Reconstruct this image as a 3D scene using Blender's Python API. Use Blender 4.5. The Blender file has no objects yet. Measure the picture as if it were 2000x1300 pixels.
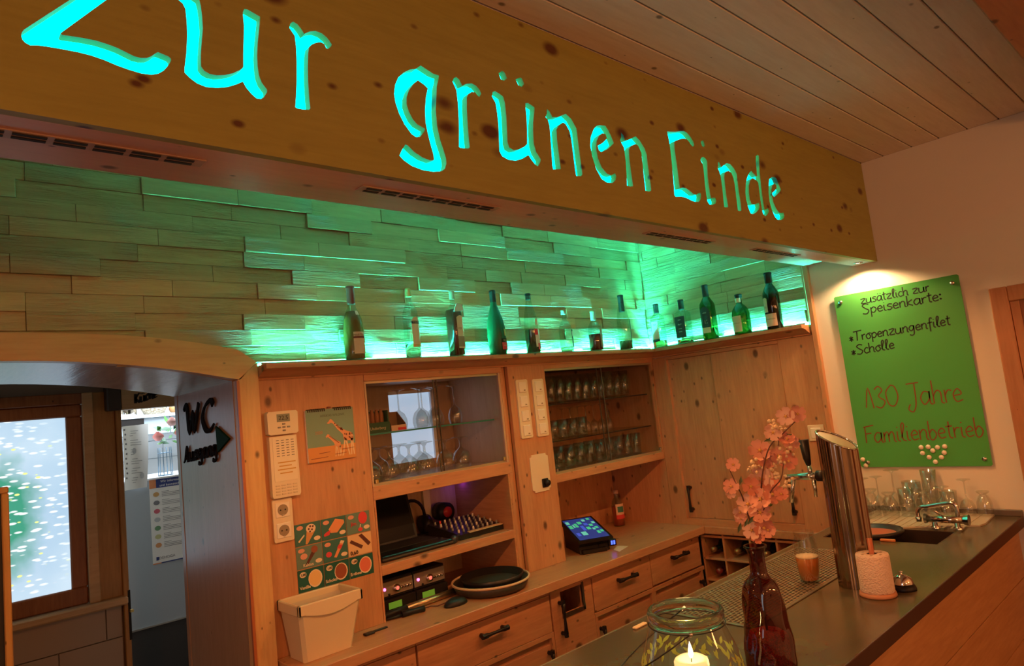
import bpy, bmesh, math, random
from mathutils import Vector, Matrix
random.seed(7)
SC = bpy.context.scene
COL = SC.collection
PI = math.pi

# ---------------------------------------------------------------- camera
FPX, YAW, PITCH, ROLL = 1330.0, 0.75133, 0.10703, -0.10907
CAM = Vector((0.0, -2.5, 1.72))
def _axes():
    cy, sy = math.cos(YAW), math.sin(YAW)
    f0 = Vector((sy, cy, 0)); r0 = Vector((cy, -sy, 0)); u0 = Vector((0, 0, 1))
    f = f0*math.cos(PITCH)+u0*math.sin(PITCH); u = u0*math.cos(PITCH)-f0*math.sin(PITCH)
    return r0*math.cos(ROLL)+u*math.sin(ROLL), u*math.cos(ROLL)-r0*math.sin(ROLL), f
RT, UP, FW = _axes()
cd = bpy.data.cameras.new('camera'); cam = bpy.data.objects.new('camera', cd); COL.objects.link(cam)
m = Matrix((RT, UP, -FW)).transposed().to_4x4(); m.translation = CAM; cam.matrix_world = m
cd.sensor_fit = 'HORIZONTAL'; cd.sensor_width = 36.0; cd.lens = 36.0*FPX/2000.0; cd.clip_start = 0.02
SC.camera = cam
def at(px, py, ax, val):
    """point of the plane (axis ax = val) that the photograph shows at pixel px, py"""
    d = RT*((px-1000)/FPX)-UP*((py-650)/FPX)+FW
    return CAM+d*((val-CAM[ax])/d[ax])

# ---------------------------------------------------------------- world, exposure
w = bpy.data.worlds.new('world'); SC.world = w; w.use_nodes = True
w.node_tree.nodes['Background'].inputs[0].default_value = (0.03, 0.025, 0.02, 1)
w.node_tree.nodes['Background'].inputs[1].default_value = 0.3
vs = SC.view_settings
vs.view_transform = 'Standard'; vs.look = 'None'; vs.gamma = 1.0; vs.exposure = 0.0; vs.use_curve_mapping = False
SC.cycles.transparent_max_bounces = 24
SC.cycles.use_denoising = True
SC.cycles.sample_clamp_indirect = 6.0

# ---------------------------------------------------------------- lamps
WARM = (1.0, 0.50, 0.19)
def lamp(name, kind, loc, power, color=WARM, size=0.1, rot=None, spot=None, blend=0.6):
    d = bpy.data.lights.new(name, kind); d.energy = power; d.color = color
    if kind == 'AREA': d.size = size
    else: d.shadow_soft_size = size
    if spot: d.spot_size = math.radians(spot); d.spot_blend = blend
    o = bpy.data.objects.new(name, d); COL.objects.link(o); o.location = loc
    if rot: o.rotation_euler = rot
    return o
# pendant lamps of the guest room, behind and beside the camera
ROOM = (1.0, 0.37, 0.115)
for p, e in (((0.4, -4.8, 1.95), 46), ((2.4, -4.6, 1.95), 50), ((-1.8, -3.4, 1.95), 24)):
    lamp('guest_room_lamp', 'POINT', p, e, color=ROOM, size=0.14)
# pinhole spots in the underside of the sign beam
SPOTS = [-0.30, 0.62, 1.66, 2.50]
for x in SPOTS:
    lamp('beam_spot', 'SPOT', (x, -1.306, 2.208), 31, color=ROOM, size=0.02, spot=165, blend=0.3)
lamp('beam_spot', 'SPOT', (3.39, -1.306, 2.208), 17, size=0.02, color=(1.0, 0.58, 0.27), spot=150, blend=0.4)
# kitchen ceiling light behind the passage
lamp('kitchen_lamp', 'AREA', (1.75, 3.35, 2.42), 50, color=(0.80, 0.90, 1.0), size=0.9)

# ---------------------------------------------------------------- materials
MATS = {}
def mat(name, col, rough=0.5, metal=0.0, spec=0.5, emit=None, estr=0.0, alpha=None, trans=0.0, ior=1.45, coat=0.0):
    if name in MATS: return MATS[name]
    mt = bpy.data.materials.new(name); mt.use_nodes = True; MATS[name] = mt
    b = mt.node_tree.nodes['Principled BSDF']
    b.inputs['Base Color'].default_value = (*col, 1); b.inputs['Roughness'].default_value = rough
    b.inputs['Metallic'].default_value = metal; b.inputs['Specular IOR Level'].default_value = spec
    b.inputs['IOR'].default_value = ior; b.inputs['Transmission Weight'].default_value = trans
    b.inputs['Coat Weight'].default_value = coat
    if emit: b.inputs['Emission Color'].default_value = (*emit, 1); b.inputs['Emission Strength'].default_value = estr
    return mt
class N:
    """small helper round a node tree"""
    def __init__(s, mt): s.t = mt.node_tree; s.b = s.t.nodes['Principled BSDF']
    def n(s, typ, **k):
        o = s.t.nodes.new(typ)
        for a, v in k.items(): setattr(o, a, v)
        return o
    def l(s, a, b): s.t.links.new(a, b)
    def coord(s, scale, kind='Object', rot=(0, 0, 0)):
        c = s.n('ShaderNodeTexCoord'); mp = s.n('ShaderNodeMapping'); mp.inputs['Scale'].default_value = scale
        mp.inputs['Rotation'].default_value = rot; s.l(c.outputs[kind], mp.inputs[0]); return mp.outputs[0]
    def noise(s, v, scale, detail=3, rough=0.5, dist=0.0):
        o = s.n('ShaderNodeTexNoise'); o.inputs['Scale'].default_value = scale; o.inputs['Detail'].default_value = detail
        o.inputs['Roughness'].default_value = rough; o.inputs['Distortion'].default_value = dist
        s.l(v, o.inputs['Vector']); return o.outputs['Fac']
    def voro(s, v, scale, feat='F1'):
        o = s.n('ShaderNodeTexVoronoi'); o.feature = feat; o.inputs['Scale'].default_value = scale
        s.l(v, o.inputs['Vector']); return o.outputs['Distance']
    def ramp(s, f, stops):
        o = s.n('ShaderNodeValToRGB'); e = o.color_ramp.elements
        while len(e) < len(stops): e.new(0.5)
        for x, (p, c) in zip(e, stops): x.position = p; x.color = (*c, 1) if len(c) == 3 else c
        s.l(f, o.inputs[0]); return o.outputs[0]
    def mix(s, f, a, b, mode='MIX'):
        o = s.n('ShaderNodeMix'); o.data_type = 'RGBA'; o.blend_type = mode
        for i, x in ((0, f), (6, a), (7, b)):
            if isinstance(x, (int, float)): o.inputs[i].default_value = x
            elif isinstance(x, tuple): o.inputs[i].default_value = (*x, 1)
            else: s.l(x, o.inputs[i])
        return o.outputs[2]
    def bump(s, h, strength, dist=0.01):
        o = s.n('ShaderNodeBump'); o.inputs['Strength'].default_value = strength; o.inputs['Distance'].default_value = dist
        s.l(h, o.inputs['Height']); s.l(o.outputs[0], s.b.inputs['Normal'])
def wood(name, light, dark, axis=0, knots=1.0, rough=0.42, grain=1.0, bump=0.12, knotcol=None, kscale=9.0):
    """knotty pine: grain stretched along an axis, round dark knots"""
    mt = mat(name, light, rough); k = N(mt)
    sc = [9.0, 9.0, 9.0]; sc[axis] = 0.9
    v = k.coord(tuple(sc)); g = k.noise(v, 3.2*grain, 5, 0.62, 0.6)
    g2 = k.noise(v, 11.0*grain, 3, 0.55)
    col = k.ramp(g, [(0.30, dark), (0.62, light)])
    col = k.mix(0.35, col, k.ramp(g2, [(0.38, dark), (0.60, light)]))
    if knots:
        ks = [1.0, 1.0, 1.0]; ks[axis] = 0.62
        kc = knotcol or tuple(c*0.30 for c in dark)
        vk = k.coord(tuple(ks))
        for s_, a, b in ((kscale, 0.070, 0.135), (kscale*1.9, 0.045, 0.105)):
            d = k.voro(vk, s_)
            f = k.ramp(d, [(a*knots, (1, 1, 1)), (b*knots, (0, 0, 0))])
            col = k.mix(f, col, kc)
    k.l(col, k.b.inputs['Base Color'])
    k.bump(g2, bump, 0.004)
    return mt
PINE_D, PINE_L = (0.42, 0.185, 0.083), (0.56, 0.268, 0.125)
W_X = wood('pine_along_x', PINE_L, PINE_D, 0, 1.2)
W_Y = wood('pine_along_y', PINE_L, PINE_D, 1)
W_Z = wood('pine_upright', PINE_L, PINE_D, 2, 1.25)
W_IN = wood('pine_cabinet_inside', (0.52, 0.36, 0.24), (0.44, 0.29, 0.18), 2, 0.5)
W_SHELF = wood('pine_worktop', (0.53, 0.27, 0.13), (0.42, 0.195, 0.09), 0, 0.7, rough=0.34)
W_FASC = wood('pine_fascia', (0.345, 0.305, 0.064), (0.29, 0.252, 0.050), 0, 1.4, rough=0.5, kscale=8.0, knotcol=(0.10, 0.035, 0.012))
W_SOFF = wood('pine_soffit', (0.74, 0.42, 0.31), (0.64, 0.34, 0.24), 0, 0.8, rough=0.35)
W_CEIL = wood('white_oiled_ceiling_board', (0.76, 0.66, 0.56), (0.66, 0.55, 0.45), 0, 0.6, rough=0.5)
W_ARCH = wood('pine_arch', (0.66, 0.40, 0.17), (0.54, 0.30, 0.11), 0, 0.8, rough=0.38)
W_ARCHZ = wood('pine_arch_post', (0.66, 0.40, 0.17), (0.54, 0.30, 0.11), 2, 0.8, rough=0.38)
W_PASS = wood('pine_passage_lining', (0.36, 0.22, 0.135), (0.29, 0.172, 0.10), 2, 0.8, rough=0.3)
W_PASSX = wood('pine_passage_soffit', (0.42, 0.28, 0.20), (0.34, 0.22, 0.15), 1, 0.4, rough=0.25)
W_DARK = wood('brown_window_wood', (0.34, 0.13, 0.045), (0.22, 0.075, 0.025), 2, 0.3, rough=0.35)
W_GOLD = wood('golden_pine_post', (0.46, 0.25, 0.075), (0.32, 0.16, 0.045), 2, 0.4, rough=0.4)
W_SILL = wood('pale_sill_wood', (0.62, 0.42, 0.21), (0.50, 0.32, 0.15), 0, 0.4, rough=0.3)
W_DOOR = wood('red_brown_door_wood', (0.46, 0.20, 0.085), (0.36, 0.14, 0.055), 2, 0.25, rough=0.4)
W_BEAM = wood('red_brown_ceiling_beam', (0.40, 0.17, 0.075), (0.30, 0.11, 0.05), 0, 0.9, rough=0.5)
W_BAR = wood('bar_front_board', (0.52, 0.27, 0.11), (0.40, 0.19, 0.07), 0, 0.35, rough=0.4)

def block_material():
    mt = mat('split_face_spruce', (0.55, 0.42, 0.24), 0.6); k = N(mt)
    v = k.coord((1.4, 1.4, 16.0)); g = k.noise(v, 3.0, 5, 0.6, 0.8)
    col = k.ramp(g, [(0.3, (0.40, 0.275, 0.115)), (0.7, (0.51, 0.365, 0.165))])
    oi = k.n('ShaderNodeObjectInfo')
    hv = k.n('ShaderNodeHueSaturation'); hv.inputs['Hue'].default_value = 0.5
    mr = k.n('ShaderNodeMapRange'); mr.inputs[3].default_value = 0.82; mr.inputs[4].default_value = 1.12
    k.l(oi.outputs['Random'], mr.inputs[0]); k.l(mr.outputs[0], hv.inputs['Value']); k.l(col, hv.inputs['Color'])
    k.l(hv.outputs[0], k.b.inputs['Base Color'])
    # split relief: some blocks strongly ribbed, others nearly smooth
    v2 = k.coord((2.2, 2.2, 30.0)); rib = k.noise(v2, 2.4, 4, 0.55, 1.4)
    patch = k.noise(k.coord((1.6, 1.6, 3.0)), 2.2, 2)
    am = k.ramp(patch, [(0.42, (0.08, 0.08, 0.08)), (0.60, (1, 1, 1))])
    mu = k.n('ShaderNodeMath', operation='MULTIPLY'); k.l(rib, mu.inputs[0]); k.l(am, mu.inputs[1])
    k.bump(mu.outputs[0], 0.75, 0.02)
    return mt
M_BLOCK = block_material()

def plaster(name, col, rough=0.75, sc=40.0, st=0.06):
    mt = mat(name, col, rough); k = N(mt); n = k.noise(k.coord((1, 1, 1)), sc, 4); k.bump(n, st, 0.004)
    n2 = k.noise(k.coord((1, 1, 1)), 2.2, 2)
    c = k.mix(n2, tuple(x*0.96 for x in col), tuple(min(1, x*1.03) for x in col)); k.l(c, k.b.inputs['Base Color']); return mt
M_WALL = plaster('white_plaster', (0.74, 0.68, 0.57))
M_TILE = plaster('beige_wall_tile', (0.44, 0.33, 0.23), 0.3, 6.0, 0.02)
M_GROUT = plaster('grout', (0.28, 0.23, 0.18), 0.9)
M_FLOOR = plaster('dark_floor_tile', (0.12, 0.10, 0.09), 0.45, 8.0, 0.03)

def thin_glass(name, tint=(1, 1, 1), refl=1.0, rough=0.0, ior=1.5, base=0.0):
    mt = bpy.data.materials.new(name); mt.use_nodes = True; MATS[name] = mt
    t = mt.node_tree; t.nodes.clear(); o = t.nodes.new('ShaderNodeOutputMaterial'); mx = t.nodes.new('ShaderNodeMixShader')
    tr = t.nodes.new('ShaderNodeBsdfTransparent'); tr.inputs[0].default_value = (*tint, 1)
    gl = t.nodes.new('ShaderNodeBsdfGlossy'); gl.inputs['Roughness'].default_value = rough; gl.inputs['Color'].default_value = (refl, refl, refl, 1)
    fr = t.nodes.new('ShaderNodeFresnel'); fr.inputs[0].default_value = ior
    ge = t.nodes.new('ShaderNodeNewGeometry'); mu = t.nodes.new('ShaderNodeMath'); mu.operation = 'SUBTRACT'; mu.inputs[0].default_value = 1.0
    m2 = t.nodes.new('ShaderNodeMath'); m2.operation = 'MULTIPLY'
    t.links.new(ge.outputs['Backfacing'], mu.inputs[1]); t.links.new(mu.outputs[0], m2.inputs[0]); t.links.new(fr.outputs[0], m2.inputs[1])
    m3 = t.nodes.new('ShaderNodeMath'); m3.operation = 'ADD'; m3.use_clamp = True; m3.inputs[1].default_value = base; t.links.new(m2.outputs[0], m3.inputs[0]); t.links.new(m3.outputs[0], mx.inputs[0]); t.links.new(tr.outputs[0], mx.inputs[1]); t.links.new(gl.outputs[0], mx.inputs[2])
    t.links.new(mx.outputs[0], o.inputs[0]); return mt
G_CLEAR = thin_glass('clear_thin_glass', (0.86, 0.87, 0.85), ior=1.75, rough=0.09, base=0.075)
G_PANE = thin_glass('cabinet_pane', (0.90, 0.91, 0.90), refl=0.7, ior=1.35)
G_EDGE = mat('green_glass_edge', (0.05, 0.28, 0.24), 0.1, spec=0.8)
G_BOT = thin_glass('bottle_thin_glass', (0.74, 0.86, 0.80), ior=1.6, rough=0.05, base=0.02)

# ---------------------------------------------------------------- mesh helpers
def wloc(o):
    v = Vector(o.location)
    while o.parent: o = o.parent; v = v+Vector(o.location)
    return v
class MB:
    def __init__(s): s.v = []; s.f = []; s.sm = []
    def add(s, vs_, fs, smooth=False):
        n = len(s.v); s.v += [tuple(p) for p in vs_]; s.f += [tuple(i+n for i in f) for f in fs]; s.sm += [smooth]*len(fs); return s
    def box(s, x0, x1, y0, y1, z0, z1, c=0.0):
        if x0 > x1: x0, x1 = x1, x0
        if y0 > y1: y0, y1 = y1, y0
        if z0 > z1: z0, z1 = z1, z0
        if c <= 0:
            return s.add([(x0,y0,z0),(x1,y0,z0),(x1,y1,z0),(x0,y1,z0),(x0,y0,z1),(x1,y0,z1),(x1,y1,z1),(x0,y1,z1)],
                         [(0,3,2,1),(4,5,6,7),(0,1,5,4),(1,2,6,5),(2,3,7,6),(3,0,4,7)])
        c = min(c, (x1-x0)*.45, (y1-y0)*.45, (z1-z0)*.45)
        bm = bmesh.new(); bmesh.ops.create_cube(bm, size=1.0)
        for q in bm.verts: q.co = ((x0+x1)/2+q.co.x*(x1-x0), (y0+y1)/2+q.co.y*(y1-y0), (z0+z1)/2+q.co.z*(z1-z0))
        bmesh.ops.bevel(bm, geom=bm.edges[:], offset=c, segments=1, affect='EDGES', profile=0.5)
        bm.verts.index_update()
        s.add([q.co[:] for q in bm.verts], [[q.index for q in f.verts] for f in bm.faces]); bm.free(); return s
    def prism(s, pts, axis, a0, a1):
        """polygon (pts in the plane across axis: x->(y,z) y->(x,z) z->(x,y)) drawn out from a0 to a1"""
        def P(p, a):
            return (a, p[0], p[1]) if axis == 0 else ((p[0], a, p[1]) if axis == 1 else (p[0], p[1], a))
        n = len(pts); ar = sum(pts[i][0]*pts[(i+1) % n][1]-pts[(i+1) % n][0]*pts[i][1] for i in range(n))
        if (ar < 0) != (axis == 1): pts = pts[::-1]
        if a0 > a1: a0, a1 = a1, a0
        v = [P(p, a0) for p in pts]+[P(p, a1) for p in pts]
        f = [tuple(range(n-1, -1, -1)), tuple(range(n, 2*n))]+[(i, (i+1) % n, n+(i+1) % n, n+i) for i in range(n)]
        return s.add(v, f)
    def lathe(s, prof, n=24, c=(0, 0, 0), sx=1.0, sy=1.0, smooth=True, wob=None):
        v = []; f = []; rings = []
        for j, (r, z) in enumerate(prof):
            if r < 1e-6: rings.append([len(v)]); v.append((c[0], c[1], c[2]+z)); continue
            rg = []
            for i in range(n):
                a = 2*PI*i/n; q = r*(wob(a, z) if wob else 1.0)
                rg.append(len(v)); v.append((c[0]+q*math.cos(a)*sx, c[1]+q*math.sin(a)*sy, c[2]+z))
            rings.append(rg)
        for A, B in zip(rings, rings[1:]):
            if len(A) == 1 and len(B) == 1: continue
            for i in range(n):
                k = (i+1) % n
                if len(A) == 1: f.append((A[0], B[k], B[i]))
                elif len(B) == 1: f.append((A[i], A[k], B[0]))
                else: f.append((A[i], A[k], B[k], B[i]))
        return s.add(v, f, smooth)
    def tube(s, path, r, n=8, smooth=True, closed=False):
        P = [Vector(p) for p in path]; m_ = len(P); R = r if isinstance(r, (list, tuple)) else [r]*m_
        v = []; f = []; ref = None
        for i, p in enumerate(P):
            t = (P[(i+1) % m_]-P[i-1]) if closed else (P[min(i+1, m_-1)]-P[max(i-1, 0)])
            t.normalize()
            if ref is None: ref = t.orthogonal().normalized()
            ref = (ref-t*ref.dot(t)); ref = ref.normalized() if ref.length > 1e-6 else t.orthogonal().normalized()
            b = t.cross(ref)
            v += [p+(ref*math.cos(2*PI*j/n)+b*math.sin(2*PI*j/n))*R[i] for j in range(n)]
        for i in range(m_ if closed else m_-1):
            for j in range(n):
                A = i*n+j; B = i*n+(j+1) % n; k = ((i+1) % m_)*n
                f.append((A, B, k+(j+1) % n, k+j))
        if not closed: f += [tuple(range(n-1, -1, -1)), tuple(range((m_-1)*n, m_*n))]
        return s.add(v, f, smooth)
    def ball(s, c, r, n=10, sx=1, sy=1, sz=1):
        h = n//2
        return s.lathe([(r*math.sin(PI*i/h), -r*sz*math.cos(PI*i/h)) for i in range(h+1)], n, c, sx, sy)
    def cyl(s, a, b, r, n=16, smooth=True): return s.tube([a, b], r, n, smooth)
    def build(s, name, mt, parent=None, local=False, origin=None, smooth=None):
        me = bpy.data.meshes.new(name); vv = s.v
        if parent is not None:
            off = Vector((0, 0, 0)) if local else wloc(parent)
            if local and origin: off = Vector(origin)
        else:
            xs = [p[0] for p in vv]; ys = [p[1] for p in vv]; zs = [p[2] for p in vv]
            off = Vector(origin) if origin is not None else Vector(((min(xs)+max(xs))/2, (min(ys)+max(ys))/2, min(zs)))
        me.from_pydata([(p[0]-off.x, p[1]-off.y, p[2]-off.z) for p in vv], [], s.f); me.update()
        if mt: me.materials.append(mt)
        me.polygons.foreach_set('use_smooth', [(smooth if smooth is not None else q) for q in s.sm])
        o = bpy.data.objects.new(name, me); COL.objects.link(o)
        if parent is not None: o.parent = parent
        else: o.location = off
        if local and origin and parent is not None: o.location = off
        return o
def B(*a, **k): return MB().box(*a, **k)
def tag(o, label=None, cat=None, group=None, kind=None):
    for a, b in (('label', label), ('category', cat), ('group', group), ('kind', kind)):
        if b: o[a] = b
    return o
def thing(name, label, cat, loc=(0, 0, 0), rz=0.0, group=None):
    o = bpy.data.objects.new(name, None); COL.objects.link(o); o.location = loc; o.rotation_euler = (0, 0, rz)
    o.empty_display_size = 0.05
    return tag(o, label, cat, group)
def struct(name, mb, mt, **k): return tag(mb.build(name, mt, **k), kind='structure')
def sroot(name, loc=(0, 0, 0)):
    o = bpy.data.objects.new(name, None); COL.objects.link(o); o.location = loc; return tag(o, kind='structure')
def dup(o, loc=None, rz=None, label=None, parent=None):
    c = o.copy(); COL.objects.link(c)
    if parent is not None: c.parent = parent
    if loc is not None: c.location = loc
    if rz is not None: c.rotation_euler = (0, 0, rz)
    if label: c['label'] = label
    for ch in list(o.children): dup(ch, parent=c)
    return c
def curve_mesh(name, polys, depth):
    """flat filled outline with holes, drawn out by depth; lies in x,y and is centred on z = 0"""
    cu = bpy.data.curves.new(name, 'CURVE'); cu.dimensions = '2D'; cu.fill_mode = 'BOTH'; cu.extrude = depth/2
    for p in polys:
        sp = cu.splines.new('POLY'); sp.points.add(len(p)-1); sp.use_cyclic_u = True
        for q, pt in zip(p, sp.points): pt.co = (q[0], q[1], 0, 1)
    ob = bpy.data.objects.new(name+'_tmp', cu); COL.objects.link(ob)
    bpy.context.view_layer.update()
    dg = bpy.context.evaluated_depsgraph_get(); me = bpy.data.meshes.new_from_object(ob.evaluated_get(dg))
    bpy.data.objects.remove(ob); bpy.data.curves.remove(cu); me.name = name; return me
def text_mesh(s_, size, depth=0.0004, shear=0.0, bold=0.0, align='CENTER', space=1.0):
    cu = bpy.data.curves.new('lettering', 'FONT'); cu.body = s_; cu.size = size; cu.extrude = depth/2; cu.shear = shear
    cu.offset = bold; cu.align_x = align; cu.align_y = 'CENTER'; cu.space_character = space; cu.resolution_u = 3
    ob = bpy.data.objects.new('lettering_tmp', cu); COL.objects.link(ob); bpy.context.view_layer.update()
    dg = bpy.context.evaluated_depsgraph_get(); me = bpy.data.meshes.new_from_object(ob.evaluated_get(dg))
    bpy.data.objects.remove(ob); bpy.data.curves.remove(cu); return me
FACE = {'-y': Matrix(((1, 0, 0), (0, 0, -1), (0, 1, 0))), '-x': Matrix(((0, 0, -1), (-1, 0, 0), (0, 1, 0))), '+z': Matrix.Identity(3),
        '-xr': Matrix(((0, 0, -1), (-1, 0, 0), (0, 1, 0)))}
def put(name, me, mt, parent, pos, face='-y', local=False):
    """a flat x,y mesh set upright facing -y or -x with its origin at pos (world)"""
    me.transform(FACE[face].to_4x4()); me.materials.clear(); me.materials.append(mt)
    o = bpy.data.objects.new(name, me); COL.objects.link(o)
    if parent is not None: o.parent = parent; o.location = Vector(pos)-(Vector((0, 0, 0)) if local else wloc(parent))
    else: o.location = pos
    return o
def lettering(s_, size, mt, parent, pos, face='-y', local=False, **k): return put('lettering', text_mesh(s_, size, **k), mt, parent, pos, face, local)
def ribbon(mb, pts, wd, conv, calli=None):
    """flat pen stroke: pts in 2D, conv(u, v) -> 3D"""
    n = len(pts); L = []; Rr = []
    for i, p in enumerate(pts):
        a = pts[max(i-1, 0)]; b = pts[min(i+1, n-1)]; t = Vector((b[0]-a[0], b[1]-a[1]))
        if t.length < 1e-9: t = Vector((1, 0))
        t.normalize(); q = Vector((-t.y, t.x)); w2 = wd/2
        if calli: w2 *= 0.35+calli*abs(t.x*0.5-t.y*0.86)
        L.append((p[0]+q.x*w2, p[1]+q.y*w2)); Rr.append((p[0]-q.x*w2, p[1]-q.y*w2))
    v = [conv(*p) for p in L]+[conv(*p) for p in Rr]
    return mb.add(v, [(i, n+i, n+i+1, i+1) for i in range(n-1)])
def smooth_path(pts, k=4):
    if len(pts) < 3: return pts
    out = []
    for i in range(len(pts)-1):
        p0 = pts[max(i-1, 0)]; p1 = pts[i]; p2 = pts[i+1]; p3 = pts[min(i+2, len(pts)-1)]
        for j in range(k):
            t = j/k
            out.append(tuple(0.5*((2*b)+(-a+c)*t+(2*a-5*b+4*c-d)*t*t+(-a+3*b-3*c+d)*t**3) for a, b, c, d in zip(p0, p1, p2, p3)))
    return out+[pts[-1]]

# ================================================================ STRUCTURE
XR = 3.483            # right wall
ZC = 2.70             # ceiling
ZS = 1.97             # bottle shelf top
ZW = 0.92             # back worktop
ZB = 1.04             # bar top
struct('floor', B(-3.2, 3.7, -6.6, 5.0, -0.1, 0.0), M_FLOOR)
struct('wall_front', B(-3.2, 3.7, -6.6, -6.5, 0, ZC), M_WALL)
struct('wall_left', MB().box(-3.3, -3.2, -6.6, -3.9, 0, ZC).box(-3.3, -3.2, -2.5, 0.0, 0, ZC).box(-3.3, -3.2, -3.9, -2.5, 0, 0.9).box(-3.3, -3.2, -3.9, -2.5, 2.1, ZC), M_WALL)
w2 = sroot('added_window', (-3.25, -3.2, 0.9))            # added window, unseen: its glowing pane supplies cool fill light from the left
MB().box(-3.262, -3.254, -3.85, -2.55, 0.95, 2.05).build('pane', mat('added_fill_pane', (0.6, 0.7, 0.8), 0.4, emit=(0.75, 0.88, 1.0), estr=2.0), w2)
for a in ((-3.9, -3.85, 0.9, 2.1), (-2.55, -2.5, 0.9, 2.1), (-3.85, -2.55, 0.9, 0.95), (-3.85, -2.55, 2.05, 2.1), (-3.22, -3.18, 0.95, 2.05)):
    MB().box(-3.28, -3.23, a[0], a[1], a[2], a[3], c=0.004).build('frame_bar', W_DARK, w2)
# right wall: plaster up to the pine cladding, then a thinner run behind the corner cabinet
struct('wall_right', MB().box(XR, XR+0.6, -6.5, -1.035, 0, ZC).box(XR+0.45, XR+0.6, -1.035, 1.0, 0, ZC).box(XR+0.02, XR+0.45, -1.035, 0.02, 1.93, ZC), M_WALL)
ceil = struct('ceiling', B(-3.2, 3.6, -6.6, 0.9, ZC+0.012, ZC+0.1), mat('ceiling_gap', (0.10, 0.05, 0.03), 0.8))
ys = [-1.362, -1.462, -1.585, -1.696, -1.807, -1.922, -2.033, -2.148]
yy = -2.148
while yy > -6.4: yy -= 0.114; ys.append(yy)
ys = [-1.362+0.114*k for k in range(19, 0, -1)]+ys
for a, b in zip(ys, ys[1:]):
    j = 0.0022
    MB().box(-3.2, XR if a < -1.0 else XR, b+j, a-j, ZC, ZC+0.014, c=0.002).build('ceiling_board', W_CEIL, ceil)
struct('trim_1', B(-3.2, XR, -2.62, -2.15, 2.62, ZC, c=0.006), W_BEAM)      # ceiling beam, upper right corner

# back wall: core above the cabinets and over the arch
def arch_z(x): return 2.015-0.18*(x-0.22)**2
def arch_top(x): return 2.099-0.10*(x-0.25)**2-0.12*max(0, x-0.55)**2
AX0, AX1 = -0.50, 0.936
xs_ = [AX0+(AX1-AX0)*i/16 for i in range(17)]
core = MB().prism([(AX0, 2.6), (AX0, arch_z(AX0)+0.01)]+[(x, arch_z(x)+0.01) for x in xs_]+[(AX1, 2.6)], 1, 0.015, 0.70)
core.box(-3.2, AX0-0.02, 0.015, 0.70, 0, ZC).box(AX1+0.03, XR+0.02, 0.015, 0.70, 1.935, ZC).box(-3.2, AX1+0.03, 0.015, 0.7, 2.6, ZC).box(AX1+0.03, 1.02, 0.015, 0.70, 0, 1.935)
core.box(1.02, XR+0.45, 0.46, 0.70, 0, 1.935)
wb = struct('wall_back', core, mat('wall_core', (0.20, 0.15, 0.10), 0.9))
ROW = 0.0597
def blocks(parent, a0, a1, conv, zlow):
    for k in range(-4, 9):
        z0 = 2.167+k*ROW; a = a0-random.random()*0.3
        while a < a1:
            ln = random.choice((0.24, 0.30, 0.33, 0.36, 0.42)); b = min(a+ln, a1); s = max(a, a0)
            if b-s > 0.02 and z0 >= zlow(s)-0.001:
                d = random.choice((0.0, 0.002, 0.004, 0.008, 0.012))
                conv(s+0.0006, b-0.0006, d, z0+0.0005, z0+ROW-0.0005)
            a += ln
def conv_back(s, b, d, z0, z1): MB().box(s, b, -d, 0.016, z0, z1, c=0.0012).build('wood_block', M_BLOCK, wb)
wr2 = struct('wall_right_corner', B(XR+0.012, XR+0.02, -1.0, 0.0, 1.93, ZC), mat('wall_core', (0.2, 0.15, 0.1), 0.9))
def conv_right(s, b, d, z0, z1): MB().box(XR+d*-1.0, XR+0.014, -b, -s, z0, z1, c=0.0012).build('wood_block', M_BLOCK, wr2)
blocks(wb, -0.75, XR-0.001, conv_back, lambda x: 2.045 if x < 0.30 else (1.985 if x < 0.72 else 1.925) if x < 0.955 else 1.9)
blocks(wr2, 0.0, 1.0, conv_right, lambda x: 1.9)
# pine corner strip at the end of the cladding
struct('trim_2', MB().box(XR-0.022, XR+0.012, -1.035, -1.008, 0.86, ZC, c=0.003).box(XR-0.014, XR+0.012, -1.008, -0.998, 1.98, ZC), W_Z)

# arch surround: laminated arch, post, lining of the passage
ar = sroot('trim_3', (0.3, -0.02, 1.9))
xa = [AX0+(0.948-AX0)*i/20 for i in range(21)]
MB().prism([(x, arch_z(min(x, AX1))) for x in xa]+[(1.012, 1.985)]+[(x, arch_top(x)) for x in reversed(xa)], 1, -0.028, 0.02).build('arch_board', W_ARCH, ar)
MB().prism([(AX1, 0.0), (1.014, 0.0), (1.014, 1.982), (0.938, 1.920)], 1, -0.028, 0.02).build('arch_post', W_ARCHZ, ar)
MB().prism([(AX0-0.08, 0.0), (AX0, 0.0), (AX0, 1.92), (AX0-0.08, 1.98)], 1, -0.028, 0.02).build('arch_post', W_ARCHZ, ar)
MB().box(AX1-0.004, AX1+0.006, -0.034, -0.020, 0.0, 1.918).build('edge_strip', mat('edge_strip_wood', (0.40, 0.12, 0.045), 0.4), ar)
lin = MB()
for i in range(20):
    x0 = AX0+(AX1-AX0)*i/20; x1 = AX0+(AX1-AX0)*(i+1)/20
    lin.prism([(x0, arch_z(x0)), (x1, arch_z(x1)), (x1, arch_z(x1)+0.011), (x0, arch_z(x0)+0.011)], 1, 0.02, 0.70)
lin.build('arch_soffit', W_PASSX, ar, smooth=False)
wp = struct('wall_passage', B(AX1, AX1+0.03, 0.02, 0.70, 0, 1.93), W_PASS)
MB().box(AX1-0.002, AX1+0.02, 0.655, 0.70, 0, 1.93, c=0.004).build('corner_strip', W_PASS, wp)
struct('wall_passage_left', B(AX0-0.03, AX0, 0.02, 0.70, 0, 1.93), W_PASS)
struct('wall_hall_left', B(-1.3, -1.2, 0.70, 2.0, 0, 2.4), M_WALL)
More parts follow.
